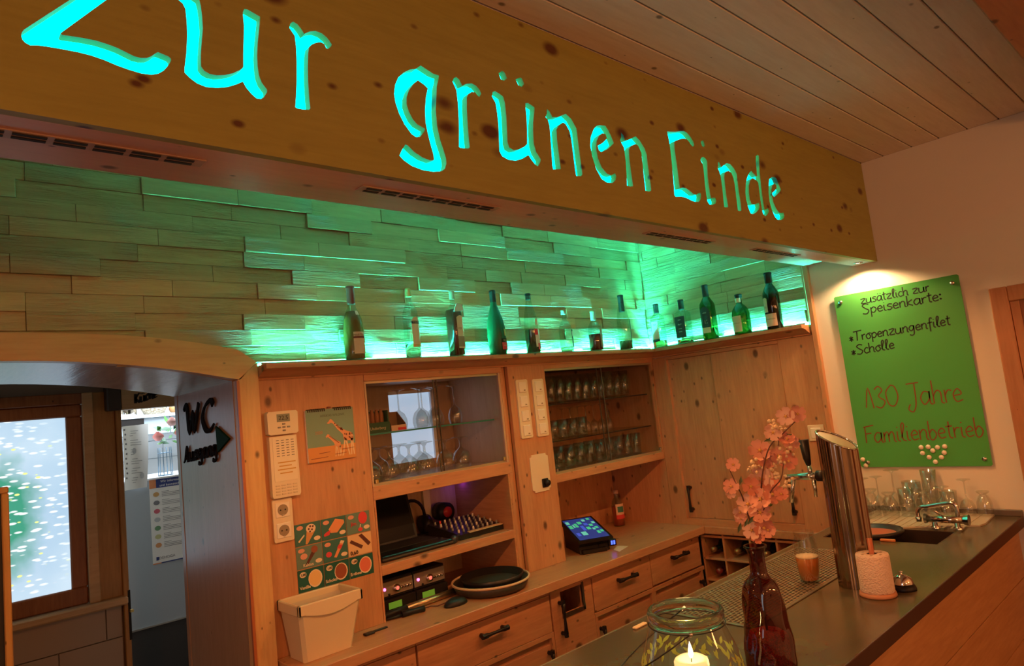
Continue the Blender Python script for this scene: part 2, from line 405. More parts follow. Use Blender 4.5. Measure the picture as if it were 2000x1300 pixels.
struct('wall_hall_right', MB().box(1.9, 2.0, 0.70, 2.0, 0, 2.4), M_WALL)
struct('ceiling_hall', B(-1.3, 2.0, 0.70, 2.12, 2.4, 2.5), M_WALL)
struct('wall_hall_front', B(1.0, 2.0, 0.70, 0.72, 0, 2.4), M_WALL)

# window wall of the hall: sill, window with film, posts, tiles
YWW = 2.0
ww = struct('wall_hall_window', MB().box(-1.2, -0.55, YWW+0.02, YWW+0.14, 0, 2.4).box(-0.55, 1.0, YWW+0.02, YWW+0.14, 0, 0.87).box(-0.55, 1.0, YWW+0.02, YWW+0.14, 2.03, 2.4).box(1.0, 1.02, YWW+0.02, YWW+0.14, 0, 2.4).box(0.83, 1.0, YWW+0.02, YWW+0.14, 0.87, 2.03).box(1.62, 2.0, YWW, YWW+0.14, 0, 2.4).box(1.0, 1.62, YWW, YWW+0.14, 2.05, 2.4), M_GROUT)
for r in range(6):
    z1 = 0.853-r*0.172; x = -0.9+(r % 2)*0.225
    while x < 0.98:
        x1 = min(x+0.45, 0.98)
        MB().box(x+0.002, x1-0.002, YWW, YWW+0.022, max(z1-0.168, 0.001), z1, c=0.002).build('tile', M_TILE, ww); x += 0.45
struct('trim_4', MB().box(-0.6, 1.0, YWW-0.07, YWW+0.13, 0.862, 0.905, c=0.008), W_SILL)     # window sill
wn = sroot('window_1', (0.2, YWW, 0.905))
WX0, WX1, WZ0, WZ1 = -0.42, 0.746, 0.997, 1.930
for nm, bx in (('frame_bar', (WX0-0.085, WX1+0.075, 0.907, WZ0)), ('frame_bar', (WX0-0.085, WX1+0.075, WZ1, 2.0))):
    MB().box(bx[0], bx[1], YWW+0.0, YWW+0.05, bx[2], bx[3], c=0.006).build(nm, W_DARK, wn)
for bx in ((WX0-0.085, WX0), (WX1, WX1+0.075)):
    MB().box(bx[0], bx[1], YWW+0.0, YWW+0.05, WZ0, WZ1, c=0.006).build('frame_bar', W_DARK, wn)
MB().box(-0.55, 0.83, YWW-0.02, YWW+0.02, 2.0, 2.06, c=0.004).build('lintel_board', W_DARK, wn)
def film():
    """frosted privacy film lit by daylight, with printed leaf flecks thickening towards a green shrub"""
    mt = mat('frosted_film', (0.55, 0.62, 0.68), 0.5); k = N(mt)
    c = k.n('ShaderNodeTexCoord'); sx = k.n('ShaderNodeSeparateXYZ'); k.l(c.outputs['Object'], sx.inputs[0])
    cl = k.noise(k.coord((1, 1, 1)), 3.0, 3)
    base = k.ramp(cl, [(0.3, (0.31, 0.46, 0.60)), (0.7, (0.42, 0.56, 0.67))])
    # distance from the printed shrub (film's own x/z)
    dx = k.n('ShaderNodeVectorMath', operation='DISTANCE'); k.l(k.coord((1.7, 0, 1.0)), dx.inputs[0]); dx.inputs[1].default_value = (0.24*1.7, 0, 0.52)
    nb = k.noise(k.coord((1, 1, 1)), 7.0, 3)
    ad = k.n('ShaderNodeMath', operation='ADD'); k.l(dx.outputs['Value'], ad.inputs[0])
    mm = k.n('ShaderNodeMath', operation='MULTIPLY_ADD'); k.l(nb, mm.inputs[0]); mm.inputs[1].default_value = 0.30; mm.inputs[2].default_value = -0.15
    k.l(mm.outputs[0], ad.inputs[1])
    green = k.ramp(ad.outputs[0], [(0.18, (1, 1, 1)), (0.36, (0, 0, 0))])
    col = k.mix(green, base, (0.04, 0.26, 0.17))
    fl = k.voro(k.coord((15, 1, 50), rot=(0, 0.22, 0)), 1.0)
    f1 = k.ramp(fl, [(0.22, (1, 1, 1)), (0.36, (0, 0, 0))]); near = k.ramp(ad.outputs[0], [(0.36, (1, 1, 1)), (0.66, (0, 0, 0))])
    col = k.mix(k.mix(1.0, f1, near, 'MULTIPLY'), col, (0.86, 0.93, 0.93))
    fy = k.voro(k.coord((13, 3, 26)), 1.0); f2 = k.ramp(fy, [(0.12, (1, 1, 1)), (0.17, (0, 0, 0))])
    col = k.mix(k.mix(1.0, f2, near, 'MULTIPLY'), col, (0.70, 0.80, 0.25))
    k.l(col, k.b.inputs['Base Color']); k.l(col, k.b.inputs['Emission Color']); k.b.inputs['Emission Strength'].default_value = 1.4
    return mt
MB().box(WX0, WX1, YWW+0.02, YWW+0.03, WZ0, WZ1).build('pane', film(), wn)
pc = sroot('trim_5', (0.9, YWW, 0.9))           # post and door jamb between window and kitchen
MB().box(0.822, 0.875, YWW-0.03, YWW+0.02, 0.905, 2.06, c=0.004).build('post', W_SILL, pc)
MB().box(0.875, 0.985, YWW-0.01, YWW+0.02, 0.905, 2.06, c=0.003).build('post', W_GOLD, pc)
MB().box(0.985, 1.015, YWW-0.03, YWW+0.14, 0.0, 2.06, c=0.004).build('jamb', W_GOLD, pc)
MB().box(1.005, 1.018, YWW-0.033, YWW-0.02, 0.66, 0.93).build('strike_plate', mat('black_iron', (0.02, 0.018, 0.016), 0.4, 0.6), pc)
MB().box(1.008, 1.028, YWW-0.055, YWW-0.033, 0.81, 0.825, c=0.003).build('latch', mat('brass', (0.70, 0.48, 0.16), 0.3, 1.0), pc)
MB().box(1.60, 1.63, YWW-0.03, YWW+0.14, 0.0, 2.06).build('jamb', W_GOLD, pc)
lt = sroot('trim_6', (1.3, YWW-0.08, 1.94))     # box lintel with the kitchen sign
MB().box(1.008, 1.62, YWW-0.08, YWW, 1.945, 2.22, c=0.003).build('lintel_box', W_SILL, lt)
MB().box(0.935, 1.008, YWW-0.085, YWW, 1.945, 2.14, c=0.006).build('end_block', mat('dark_end_block', (0.06, 0.045, 0.035), 0.5), lt)

# kitchen beyond the doorway
M_KIT = plaster('kitchen_white_tile', (0.72, 0.76, 0.80), 0.25, 5.0, 0.01)
kw = struct('wall_kitchen_back', B(0.6, 3.2, 4.20, 4.30, 0, 2.5), mat('kitchen_grout', (0.30, 0.36, 0.42), 0.8))
for r in range(7):
    for c_ in range(6):
        x = 1.1+c_*0.24+0.02; z = 1.30+r*0.155
        MB().box(x+0.002, x+0.238, 4.19, 4.205, z+0.002, z+0.153, c=0.0015).build('tile', M_KIT, kw)
struct('wall_kitchen_right', B(3.1, 3.2, 2.14, 4.2, 0, 2.5), M_WALL)
struct('wall_kitchen_left', B(0.5, 0.6, 2.14, 4.3, 0, 2.5), M_WALL)
struct('ceiling_kitchen', B(0.5, 3.2, 2.12, 4.3, 2.5, 2.6), M_WALL)

# ================================================================ SIGN BEAM
YF = -1.362
ZB0, ZB1 = 2.215, 2.270
LET = {
 'Z': [(z[0]/5.882, z[1]/5.882) for z in [(275,340),(250,375),(243,410),(258,455),(290,490),(345,520),(430,520),(560,538),(720,565),(900,600),(1050,638),(1200,690),(1340,750),(1480,800),(1620,842),(1740,858),(1820,845),(1880,810),(1930,755),(1965,700),(1965,675),(1940,650),(1815,598),(1785,612),(1740,645),(1690,665),(1620,665),(1540,645),(1460,605),(1350,550),(1230,505),(1100,465),(950,435),(800,412),(715,400),(695,385),(710,370),(1220,0),(1750,-390),(1820,-470),(1780,-520),(1500,-510),(1100,-500),(760,-470),(560,-430),(600,-330),(700,-300),(900,-345),(1150,-350),(1300,-335),(800,0)]],
 'u': [(z[0]*.35, z[1]*.35) for z in [(1110,-10),(1120,30),(1128,90),(1132,160),(1125,240),(1120,310),(1122,370),(1140,395),(1170,412),(1210,420),(1255,418),(1300,408),(1340,390),(1358,375),(1358,300),(1360,230),(1362,150),(1355,70),(1362,50),(1380,52),(1450,92),(1452,100),(1445,170),(1438,240),(1435,310),(1438,370),(1445,420),(1460,460),(1490,500),(1490,515),(1470,545),(1455,552),(1430,548),(1400,520),(1375,490),(1355,455),(1320,470),(1270,485),(1210,490),(1150,485),(1100,465),(1060,435),(1030,405),(1030,380),(1040,300),(1045,200),(1042,120),(1035,50),(1020,20),(975,-20),(930,-60),(960,-95),(1010,-70),(1060,-45)]],
 'r': [(z[0]*.35, z[1]*.35) for z in [(1615,155),(1620,130),(1635,120),(1660,135),(1680,160),(1698,190),(1705,185),(1730,175),(1760,172),(1795,185),(1825,210),(1852,248),(1848,258),(1832,272),(1820,268),(1810,245),(1790,235),(1765,238),(1740,248),(1725,262),(1720,300),(1718,380),(1720,460),(1725,540),(1732,605),(1725,612),(1690,610),(1660,605),(1648,598),(1652,540),(1656,450),(1656,350),(1652,260),(1645,200),(1630,178)]],
}
def _z2(l): return [(650+a*.35, 50+b*.35) for a, b in l]
def _z3(l): return [(1280+a/5.911, 230+b/5.911) for a, b in l]
LET['g'] = _z2([(490,222),(520,242),(560,268),(592,278),(590,300),(580,340),(578,400),(575,470),(582,560),(600,640),(620,700),(632,740),(634,770),(625,800),(605,812),(560,815),(500,805),(440,782),(395,750),(372,725),(385,695),(405,662),(420,670),(455,705),(500,735),(545,752),(565,750),(562,720),(545,660),(530,600),(518,540),(515,470),(520,400),(530,350),(510,330),(475,305),(450,325),(425,360),(412,400),(412,440),(425,480),(445,520),(470,550),(515,575),(512,590),(485,622),(465,622),(440,605),(400,550),(370,490),(350,430),(342,380),(348,330),(365,290),(395,262),(430,245),(465,240)])
LET['r '] = _z2([(668,312),(675,292),(688,286),(705,300),(722,335),(745,325),(775,322),(800,335),(820,360),(828,380),(818,398),(808,390),(795,372),(775,370),(755,382),(748,400),(748,460),(752,540),(758,620),(764,680),(755,686),(712,682),(704,675),(705,600),(703,520),(698,430),(690,360)])
LET['ü'] = _z2([(888,395),(892,370),(905,365),(930,380),(950,395),(960,430),(968,500),(972,580),(975,650),(985,680),(1010,695),(1040,690),(1070,675),(1085,660),(1085,600),(1082,520),(1075,450),(1075,432),(1090,432),(1125,455),(1125,475),(1118,540),(1118,600),(1122,660),(1135,705),(1160,745),(1158,760),(1145,785),(1130,775),(1110,750),(1092,722),(1060,742),(1020,753),(980,748),(945,728),(930,700),(928,640),(925,560),(918,490),(908,430)])
LET['ü dot a'] = _z2([(925,265),(945,252),(960,262),(972,295),(955,307),(938,300)])
LET['ü dot b'] = _z2([(1020,300),(1045,288),(1055,295),(1068,325),(1055,342),(1035,332)])
LET['n'] = _z2([(1187,510),(1195,490),(1195,465),(1210,480),(1225,510),(1255,510),(1300,492),(1330,520),(1360,575),(1368,640),(1378,720),(1393,830),(1385,840),(1358,838),(1352,800),(1342,720),(1332,640),(1322,590),(1300,550),(1285,540),(1260,558),(1248,580),(1252,640),(1262,720),(1272,800),(1230,802),(1225,780),(1222,720),(1216,640),(1210,560),(1200,525)])
LET['e'] = _z2([(1490,555),(1520,558),(1535,580),(1550,610),(1568,655),(1560,665),(1530,690),(1498,705),(1485,695),(1478,670),(1505,655),(1530,630),(1522,605),(1505,600),(1485,615),(1472,645),(1470,690),(1480,740),(1500,790),(1530,825),(1555,835),(1575,822),(1582,840),(1578,862),(1560,878),(1530,875),(1500,855),(1470,800),(1448,730),(1437,670),(1440,620),(1455,580),(1470,560)])
LET['n '] = _z2([(1603,640),(1610,622),(1608,595),(1622,612),(1630,640),(1655,635),(1690,617),(1712,640),(1740,685),(1752,720),(1758,780),(1770,860),(1777,920),(1765,926),(1745,920),(1738,860),(1730,780),(1722,710),(1705,670),(1690,660),(1665,670),(1652,690),(1655,740),(1665,820),(1676,895),(1660,898),(1642,892),(1640,840),(1635,760),(1625,680)])
LET['L'] = _z3([(135,158),(170,160),(230,162),(280,155),(325,150),(365,172),(405,220),(440,280),(448,315),(435,335),(410,310),(385,270),(360,245),(325,238),(285,245),(240,262),(218,280),(220,340),(232,430),(248,540),(262,650),(275,760),(285,810),(320,805),(360,815),(400,845),(440,880),(475,885),(500,868),(522,865),(528,900),(520,945),(500,970),(460,970),(420,955),(360,925),(300,908),(235,910),(220,890),(215,800),(205,680),(190,520),(175,380),(160,270),(145,200)])
LET['i dot'] = _z3([(525,275),(540,262),(555,265),(572,320),(560,340),(540,325),(530,300)])
LET['i'] = _z3([(520,480),(535,455),(555,450),(580,470),(598,500),(600,580),(605,680),(618,790),(635,890),(645,925),(665,925),(690,920),(703,960),(695,990),(655,1005),(625,1000),(602,965),(590,900),(575,790),(565,680),(555,580),(545,530),(530,505)])
LET['n  '] = _z3([(720,580),(725,550),(722,515),(735,508),(750,545),(765,570),(790,545),(825,522),(865,535),(905,580),(940,650),(950,740),(965,860),(985,980),(993,1070),(975,1078),(953,1070),(945,1000),(930,880),(915,760),(900,690),(880,640),(850,612),(820,618),(800,640),(795,680),(805,780),(820,900),(842,1030),(820,1034),(795,1030),(785,930),(772,800),(755,680),(740,620)])
LET['d'] = _z3([(1105,612),(1130,640),(1165,675),(1175,670),(1168,590),(1160,500),(1160,440),(1180,425),(1195,440),(1198,520),(1205,640),(1220,780),(1235,900),(1250,1000),(1262,1060),(1285,1052),(1300,1042),(1312,1080),(1295,1115),(1270,1135),(1245,1110),(1232,1060),(1215,960),(1200,850),(1188,745),(1160,715),(1125,695),(1095,720),(1080,780),(1080,860),(1090,940),(1110,990),(1140,1000),(1170,990),(1195,980),(1205,1020),(1195,1055),(1165,1090),(1125,1112),(1100,1100),(1075,1040),(1050,950),(1040,860),(1045,760),(1060,690),(1080,640)])
LET['e '] = _z3([(1310,760),(1315,710),(1340,685),(1385,685),(1402,710),(1420,760),(1448,825),(1440,850),(1405,885),(1370,915),(1355,895),(1348,868),(1380,840),(1400,810),(1395,775),(1375,760),(1350,780),(1340,830),(1345,900),(1365,980),(1395,1050),(1430,1095),(1460,1100),(1478,1092),(1490,1130),(1480,1160),(1450,1180),(1410,1175),(1380,1140),(1345,1060),(1320,970),(1308,860)])
BX0, BX1 = -2.0, XR-0.002
sb = thing('sign_beam', 'yellow pine beam with glowing cut-out lettering over the bar', 'sign', ((BX0+BX1)/2, YF, ZB0))
outl = {}
for k_, pl in LET.items():
    pp = []
    for p in pl:
        q = at(p[0], p[1], 1, YF); pp.append((q.x, q.z))
    outl[k_] = pp
DEPTH = 0.018
me = curve_mesh('fascia_board', [[(BX0, ZB0), (BX1, ZB0), (BX1, ZC-0.002), (BX0, ZC-0.002)]]+list(outl.values()), DEPTH)
fo = put('fascia_board', me, W_FASC, sb, (0, YF+DEPTH/2, 0))
M_GLOW = mat('cyan_backlit_acrylic', (0.0, 0.3, 0.3), 0.5, spec=0.0, emit=(0.0, 0.92, 0.88), estr=3.4)
for k_, pp in outl.items():
    cx = sum(p[0] for p in pp)/len(pp); cz = sum(p[1] for p in pp)/len(pp)
    big = []
    n_ = len(pp); ar_ = sum(pp[i][0]*pp[(i+1) % n_][1]-pp[(i+1) % n_][0]*pp[i][1] for i in range(n_)); sg = 1 if ar_ > 0 else -1
    for i in range(n_):
        a = Vector(pp[i-1]); b = Vector(pp[i]); c_ = Vector(pp[(i+1) % n_]); t = (c_-a); t = t.normalized() if t.length > 1e-9 else Vector((1, 0))
        big.append((b.x+sg*t.y*0.004-cx, b.y-sg*t.x*0.004-cz))
    nm = 'letter_dot' if 'dot' in k_ else 'letter'
    lo = put(nm, curve_mesh(nm, [big], 0.003), M_GLOW, sb, (cx, YF+DEPTH+0.003, cz))
    lo['label'] = 'glowing cyan letter %s' % k_.strip() if nm == 'letter' else 'glowing cyan dot of the letter %s' % k_[0]
MB().box(BX0, BX1, YF+DEPTH, -1.256, ZB0, ZB0+0.018, c=0.001).build('soffit_board', W_SOFF, sb)
MB().box(BX0, BX1, -1.262, -1.256, ZB0+0.018, ZB1+0.02).build('step_board', W_SOFF, sb)
MB().box(BX0, BX1, -1.256, -1.020, ZB1, ZB1+0.02, c=0.001).build('soffit_board', W_SOFF, sb)
MB().box(BX0, BX1, -1.040, -1.020, ZB1+0.02, ZC-0.002).build('back_board', W_SOFF, sb)
MB().box(BX0, BX1, YF+DEPTH+0.03, YF+DEPTH+0.04, ZB0+0.02, ZC-0.004).build('light_box_back', mat('light_box_white', (0.6, 0.8, 0.8), 0.6), sb)
M_SLOT = mat('vent_black', (0.012, 0.010, 0.010), 0.7)
M_VENT = wood('vent_frame_wood', (0.52, 0.34, 0.24), (0.42, 0.26, 0.17), 0, 0)
for v0, v1 in ((-0.02, 0.416), (0.756, 1.123), (1.771, 2.130), (2.450, 2.798)):
    vt = MB().box(v0-0.012, v1+0.012, -1.296, -1.262, ZB0-0.0025, ZB0, c=0.001).build('vent', M_VENT, sb)
    n_ = 8; st = (v1-v0)/n_
    for i in range(n_):
        for yv in (-1.2865, -1.2715):
            MB().box(v0+i*st+0.003, v0+(i+1)*st-0.007, yv-0.0038, yv+0.0038, ZB0-0.0040, ZB0-0.0022).build('slot', M_SLOT, vt)
M_SPOTRIM = mat('spot_rim', (0.30, 0.20, 0.14), 0.4, 0.3)
M_SPOTGL = mat('spot_lens', (1, 0.8, 0.6), 0.3, emit=(1.0, 0.72, 0.42), estr=18.0)
for i, x in enumerate([3.39]):
    sp = MB().lathe([(0.012, 0.0), (0.017, -0.001), (0.020, 0.0), (0.020, 0.006), (0.012, 0.006)], 18, (x, -1.306, ZB0-0.003)).build('recessed_spot', M_SPOTRIM, sb)
    if x > 3: MB().lathe([(0.0, 0.0), (0.012, 0.0)], 20, (x, -1.306, ZB0-0.001)).build('lens', M_SPOTGL, sp)

# ================================================================ RIGHT WALL DOOR
dr = sroot('door_1', (XR, -2.2, 0))
MB().box(XR-0.022, XR, -1.842, -1.778, 0, 1.995, c=0.004).build('casing', W_DOOR, dr)
MB().box(XR-0.022, XR, -2.72, -1.842, 1.930, 1.995, c=0.004).build('casing', W_DOOR, dr)
MB().box(XR-0.022, XR, -2.72, -2.66, 0, 1.930, c=0.004).build('casing', W_DOOR, dr)
MB().box(XR-0.008, XR, -2.66, -1.842, 0, 1.930).build('leaf', wood('dark_door_leaf', (0.26, 0.10, 0.045), (0.18, 0.065, 0.03), 2, 0.2, 0.4), dr)
MB().box(XR-0.014, XR-0.004, -1.875, -1.842, 0, 1.930, c=0.003).build('stop', W_DOOR, dr)

# ================================================================ PANELLING
M_IRON = mat('blackened_iron', (0.035, 0.028, 0.024), 0.42, 0.7)
M_BRASS = mat('brass', (0.70, 0.48, 0.16), 0.3, 1.0)
M_ALU = mat('alu_track', (0.50, 0.40, 0.26), 0.35, 0.6)
M_BLACK = mat('black_plastic', (0.014, 0.011, 0.010), 0.4, spec=0.3)
M_STEEL = mat('brushed_steel', (0.55, 0.50, 0.44), 0.28, 1.0)
M_CHROME = mat('chrome', (0.75, 0.72, 0.68), 0.08, 1.0)
M_IVORY = mat('ivory_plastic', (0.72, 0.62, 0.44), 0.4)
M_WHITE = mat('white_plastic', (0.78, 0.72, 0.60), 0.42)
M_INK = mat('black_ink', (0.015, 0.014, 0.013), 0.6)
M_PAPER = mat('white_paper', (0.80, 0.79, 0.76), 0.7)

tp = struct('trim_7', MB().box(1.014, 1.466, 0.0, 0.02, ZW, 1.925, c=0.0015), W_Z)
struct('trim_8', MB().box(2.273, 2.533, -0.004, 0.02, ZW, 1.925, c=0.002).box(2.236, 2.273, 0.022, 0.03, ZW, 1.925), W_Z)

def pull(name, parent, a, b, nrm):
    """forged pull: two square feet and a waisted bar"""
    a = Vector(a); b = Vector(b); nrm = Vector(nrm); t = (b-a).normalized(); L = (b-a).length
    mb = MB()
    for p in (a, b):
        mb.cyl(p, p+nrm*0.026, 0.0095, 8); q = p+nrm*0.026
        mb.tube([q-t*0.014, q+t*0.014], 0.0115, 6, False)
    mb.tube([a+nrm*0.028+t*(L*f) for f in (0, .25, .5, .75, 1)], [0.0100, 0.0075, 0.0062, 0.0075, 0.0100], 8)
    return mb.build(name, M_IRON, parent)

# ---- left glass cabinet
CX0, CX1, CD = 1.475, 2.210, 0.40
gc = thing('glass_cabinet', 'pine wall cabinet with sliding glass doors and pale blue lit hatch behind', 'cabinet', ((CX0+CX1)/2, 0.2, 1.40))
MB().box(CX0-0.008, CX0, 0.0, CD, 1.458, 1.89).build('side_panel', W_IN, gc)
MB().box(CX1, CX1+0.012, 0.0, CD, 1.458, 1.89).build('side_panel', W_IN, gc)
MB().box(CX0-0.008, CX1+0.026, -0.002, CD, 1.89, 1.925, c=0.002).build('top_rail', W_X, gc)
MB().box(CX0-0.008, CX1+0.026, -0.002, 0.03, 1.402, 1.458, c=0.002).build('bottom_rail', W_X, gc)
MB().box(CX0-0.008, CX1+0.012, 0.03, CD, 1.44, 1.458).build('floor_panel', W_IN, gc)
MB().box(CX1+0.012, CX1+0.026, -0.002, 0.03, 1.458, 1.89, c=0.001).build('frame_post', W_Z, gc)
HX0, HX1, HZ0, HZ1 = 1.83, 2.095, 1.503, 1.852
bk = MB().box(CX0, HX0, CD, CD+0.012, 1.44, 1.90).box(HX1, CX1, CD, CD+0.012, 1.44, 1.90).box(HX0, HX1, CD, CD+0.012, HZ1, 1.90).box(HX0, HX1, CD, CD+0.012, 1.44, HZ0)
bk.build('back_panel', W_IN, gc)
ht = MB().box(HX0, HX1, CD+0.010, CD+0.014, HZ0, HZ1).build('hatch_pane', mat('hatch_pane_lit', (0.5, 0.6, 0.7), 0.4, emit=(0.40, 0.56, 0.76), estr=0.95), gc)
ht['label'] = 'pale blue lit hatch pane'
MB().box(HX1-0.014, HX1+0.004, CD-0.004, CD+0.010, HZ0, HZ1).box(HX0, HX1, CD-0.004, CD+0.010, HZ1-0.010, HZ1+0.004).build('hatch_frame', mat('hatch_white', (0.75, 0.78, 0.82), 0.4), gc)
MB().box(CX0, CX1, 0.006, 0.026, 1.458, 1.468).build('track', M_ALU, gc)
MB().box(CX0, CX1, 0.006, 0.026, 1.88, 1.89).build('track', M_ALU, gc)
def pane(parent, x0, x1, y, z0, z1):
    g = MB().box(x0, x1, y-0.002, y+0.002, z0, z1).build('sliding_pane', G_PANE, parent)
    return g
for a, b, y in ((CX0, 1.850, 0.021), (1.826, CX1, 0.011)):
    g = pane(gc, a, b, y, 1.462, 1.888)
    xe = b if y > 0.015 else a
    MB().box(xe-0.0025, xe+0.0025, y-0.0022, y+0.0022, 1.462, 1.888).build('pane_edge', mat('pane_edge_dark', (0.10, 0.09, 0.07), 0.2), g)
for x in (CX0+0.006, CX1-0.020):
    MB().box(x, x+0.014, -0.006, 0.008, 1.468, 1.486, c=0.002).build('clip', M_BRASS, gc)
MB().box(CX0+0.002, CX1-0.002, 0.06, CD-0.02, 1.664, 1.670).build('glass_shelf', G_PANE, gc)
MB().box(CX0+0.002, CX1-0.002, 0.058, 0.0605, 1.6635, 1.6705).build('shelf_edge', G_EDGE, gc)
# ---- open shelves below it
ou = thing('open_shelf_unit', 'open pine shelf unit holding laptop and radio receivers', 'shelf unit', ((CX0+CX1)/2, 0.2, ZW))
MB().box(CX0-0.008, CX0, 0.0, 0.44, ZW, 1.402).build('side_panel', W_Y, ou)
MB().box(CX1-0.004, CX1+0.008, 0.0, 0.44, ZW, 1.402).build('side_panel', W_Y, ou)
MB().box(CX1+0.008, CX1+0.026, -0.002, 0.03, ZW, 1.402, c=0.001).build('frame_post', W_Z, ou)
MB().box(CX0, CX1, 0.43, 0.44, ZW, 1.402).build('back_panel', W_IN, ou)
MB().box(CX0, CX1-0.004, -0.002, 0.43, 1.100, 1.140, c=0.002).build('shelf_board', W_X, ou)
MB().box(1.99, 2.03, 0.41, 0.43, ZW, 1.10).build('cable_duct', M_IVORY, ou)
MB().box(1.99, 2.03, 0.41, 0.43, 1.14, 1.402).build('cable_duct', M_IVORY, ou)
# ---- right glass cabinet over the till nook
DX0, DX1 = 2.533, XR
g2 = thing('glass_cabinet', 'pine wall cabinet with glass doors and three rows of drinking glasses', 'cabinet', (3.0, 0.2, 1.308))
MB().box(DX0, DX1, -0.002, 0.03, 1.896, 1.925, c=0.001).build('top_rail', W_X, g2)
MB().box(DX0, DX1-0.001, -0.002, 0.03, 1.308, 1.350, c=0.002).build('bottom_rail', W_X, g2)
MB().box(DX0, DX1-0.001, 0.03, 0.43, 1.335, 1.350).build('floor_panel', W_IN, g2)
MB().box(DX0, DX1-0.001, 0.03, 0.43, 1.312, 1.335).build('under_panel', W_X, g2)
MB().box(DX0-0.012, DX0, 0.02, 0.43, ZW, 1.90).build('side_panel', W_Z, g2)
MB().box(DX0, DX1-0.001, 0.43, 0.442, ZW, 1.90).build('back_panel', W_Z, g2)
MB().box(DX1-0.012, DX1-0.001, -0.001, 0.03, 1.350, 1.896).build('frame_post', W_Z, g2)
MB().box(DX0, DX1-0.012, 0.006, 0.026, 1.350, 1.362).build('track', M_ALU, g2)
MB().box(DX0, DX1-0.012, 0.006, 0.026, 1.885, 1.896).build('track', M_ALU, g2)
for a, b, y in ((DX0, 3.000, 0.011), (2.972, DX1-0.012, 0.021)):
    g = pane(g2, a, b, y, 1.354, 1.892); xe = b if y < 0.015 else a
    MB().box(xe-0.0025, xe+0.0025, y-0.0022, y+0.0022, 1.354, 1.892).build('pane_edge', MATS['pane_edge_dark'], g)
for x in (DX0+0.008, DX1-0.035):
    MB().box(x, x+0.012, -0.006, 0.008, 1.364, 1.380, c=0.002).build('clip', M_STEEL, g2)
for z in (1.515, 1.709):
    MB().box(DX0+0.002, DX1-0.014, 0.06, 0.42, z-0.006, z).build('glass_shelf', G_PANE, g2)
    MB().box(DX0+0.002, DX1-0.014, 0.058, 0.0605, z-0.0065, z+0.0005).build('shelf_edge', mat('dark_shelf_edge', (0.035, 0.022, 0.015), 0.3), g2)
struct('trim_9', B(XR, XR+0.02, 0.0, 0.455, ZW, 1.93), W_Z)          # side of the nook
# ---- corner cabinet on the right wall
cc = thing('corner_cabinet', 'pine corner cabinet with two plain sliding doors and iron pulls', 'cabinet', (XR, -0.5, ZW))
MB().box(XR, XR+0.03, -0.100, -0.003, ZW, 1.917, c=0.001).build('stile', W_Z, cc)
MB().box(XR-0.004, XR+0.03, -0.106, -0.090, 0.957, 1.898, c=0.001).build('frame_bead', W_Z, cc)
MB().box(XR, XR+0.03, -1.0, -0.812, ZW, 1.917, c=0.001).build('side_board', W_Z, cc)
MB().box(XR, XR+0.03, -0.812, -0.100, 1.898, 1.917, c=0.001).build('top_rail', W_Y, cc)
MB().box(XR-0.002, XR+0.03, -0.812, -0.100, ZW, 0.957, c=0.001).build('bottom_rail', W_Y, cc)
d1 = MB().box(XR+0.017, XR+0.028, -0.430, -0.104, 0.959, 1.896, c=0.001).build('sliding_door', W_Z, cc)
d2 = MB().box(XR+0.003, XR+0.013, -0.810, -0.404, 0.959, 1.896, c=0.001).build('sliding_door', W_Z, cc)
pull('pull_handle', d1, (XR+0.014, -0.147, 1.135), (XR+0.014, -0.147, 1.010), (-1, 0, 0))
pull('pull_handle', d2, (XR+0.004, -0.775, 1.16), (XR+0.004, -0.775, 1.02), (-1, 0, 0))
MB().box(XR+0.03, XR+0.05, -1.0, -0.003, ZW, 1.917).build('carcass_board', W_Z, cc)

# ---- worktop and base units
wt = tag(MB().box(1.022, XR+0.4, -0.222, 0.455, ZW-0.042, ZW, c=0.003).box(XR-0.020, XR+0.40, -1.0, -0.222, ZW-0.042, ZW, c=0.003).build('worktop', W_SHELF),
         'pine worktop running under the wall cabinets and round the corner', 'worktop')
YB = -0.182
def unit(label, x0, x1):
    u = thing('base_cabinet', label, 'cabinet', ((x0+x1)/2, 0, 0))
    MB().box(x0, x1, YB+0.020, 0.42, 0.08, 0.876).build('body', W_X, u)
    MB().box(x0, x1, YB+0.06, YB+0.075, 0.0, 0.08).build('plinth', W_DARK, u)
    MB().box(x0, x1, YB, YB+0.020, 0.672, 0.693, c=0.001).build('rail', W_X, u)
    MB().box(x0, x1, YB+0.004, YB+0.020, 0.857, 0.878).build('top_strip', W_X, u)
    return u
def drawer(u, x0, x1, z0, z1, hx):
    d = MB().box(x0+0.002, x1-0.002, YB, YB+0.019, z0, z1, c=0.0015).build('drawer_front', W_X, u)
    if hx: pull('pull_handle', d, (hx-0.058, YB, (z0+z1)/2+0.026), (hx+0.058, YB, (z0+z1)/2+0.026), (0, -1, 0))
    return d
def lowdoor(u, x0, x1, hx, zt=0.642):
    MB().box(x0, x0+0.018, YB, YB+0.020, 0.09, 0.672).build('stile', W_Z, u)
    MB().box(x1-0.018, x1, YB, YB+0.020, 0.09, 0.672).build('stile', W_Z, u)
    d = MB().box(x0+0.020, x1-0.020, YB+0.010, YB+0.019, 0.095, zt, c=0.0015).build('door', W_X, u)
    pull('pull_handle', d, (hx, YB+0.010, 0.612), (hx, YB+0.010, 0.49), (0, -1, 0))
uA = unit('left base cabinet with drawer below the white bin', 1.03, 1.486); drawer(uA, 1.03, 1.486, 0.695, 0.855, 1.26); lowdoor(uA, 1.03, 1.486, 1.43)
uB = unit('wide base cabinet with drawer below the tray and mouse', 1.490, 2.222); drawer(uB, 1.492, 2.218, 0.695, 0.855, 1.863); lowdoor(uB, 1.490, 2.222, 2.185)
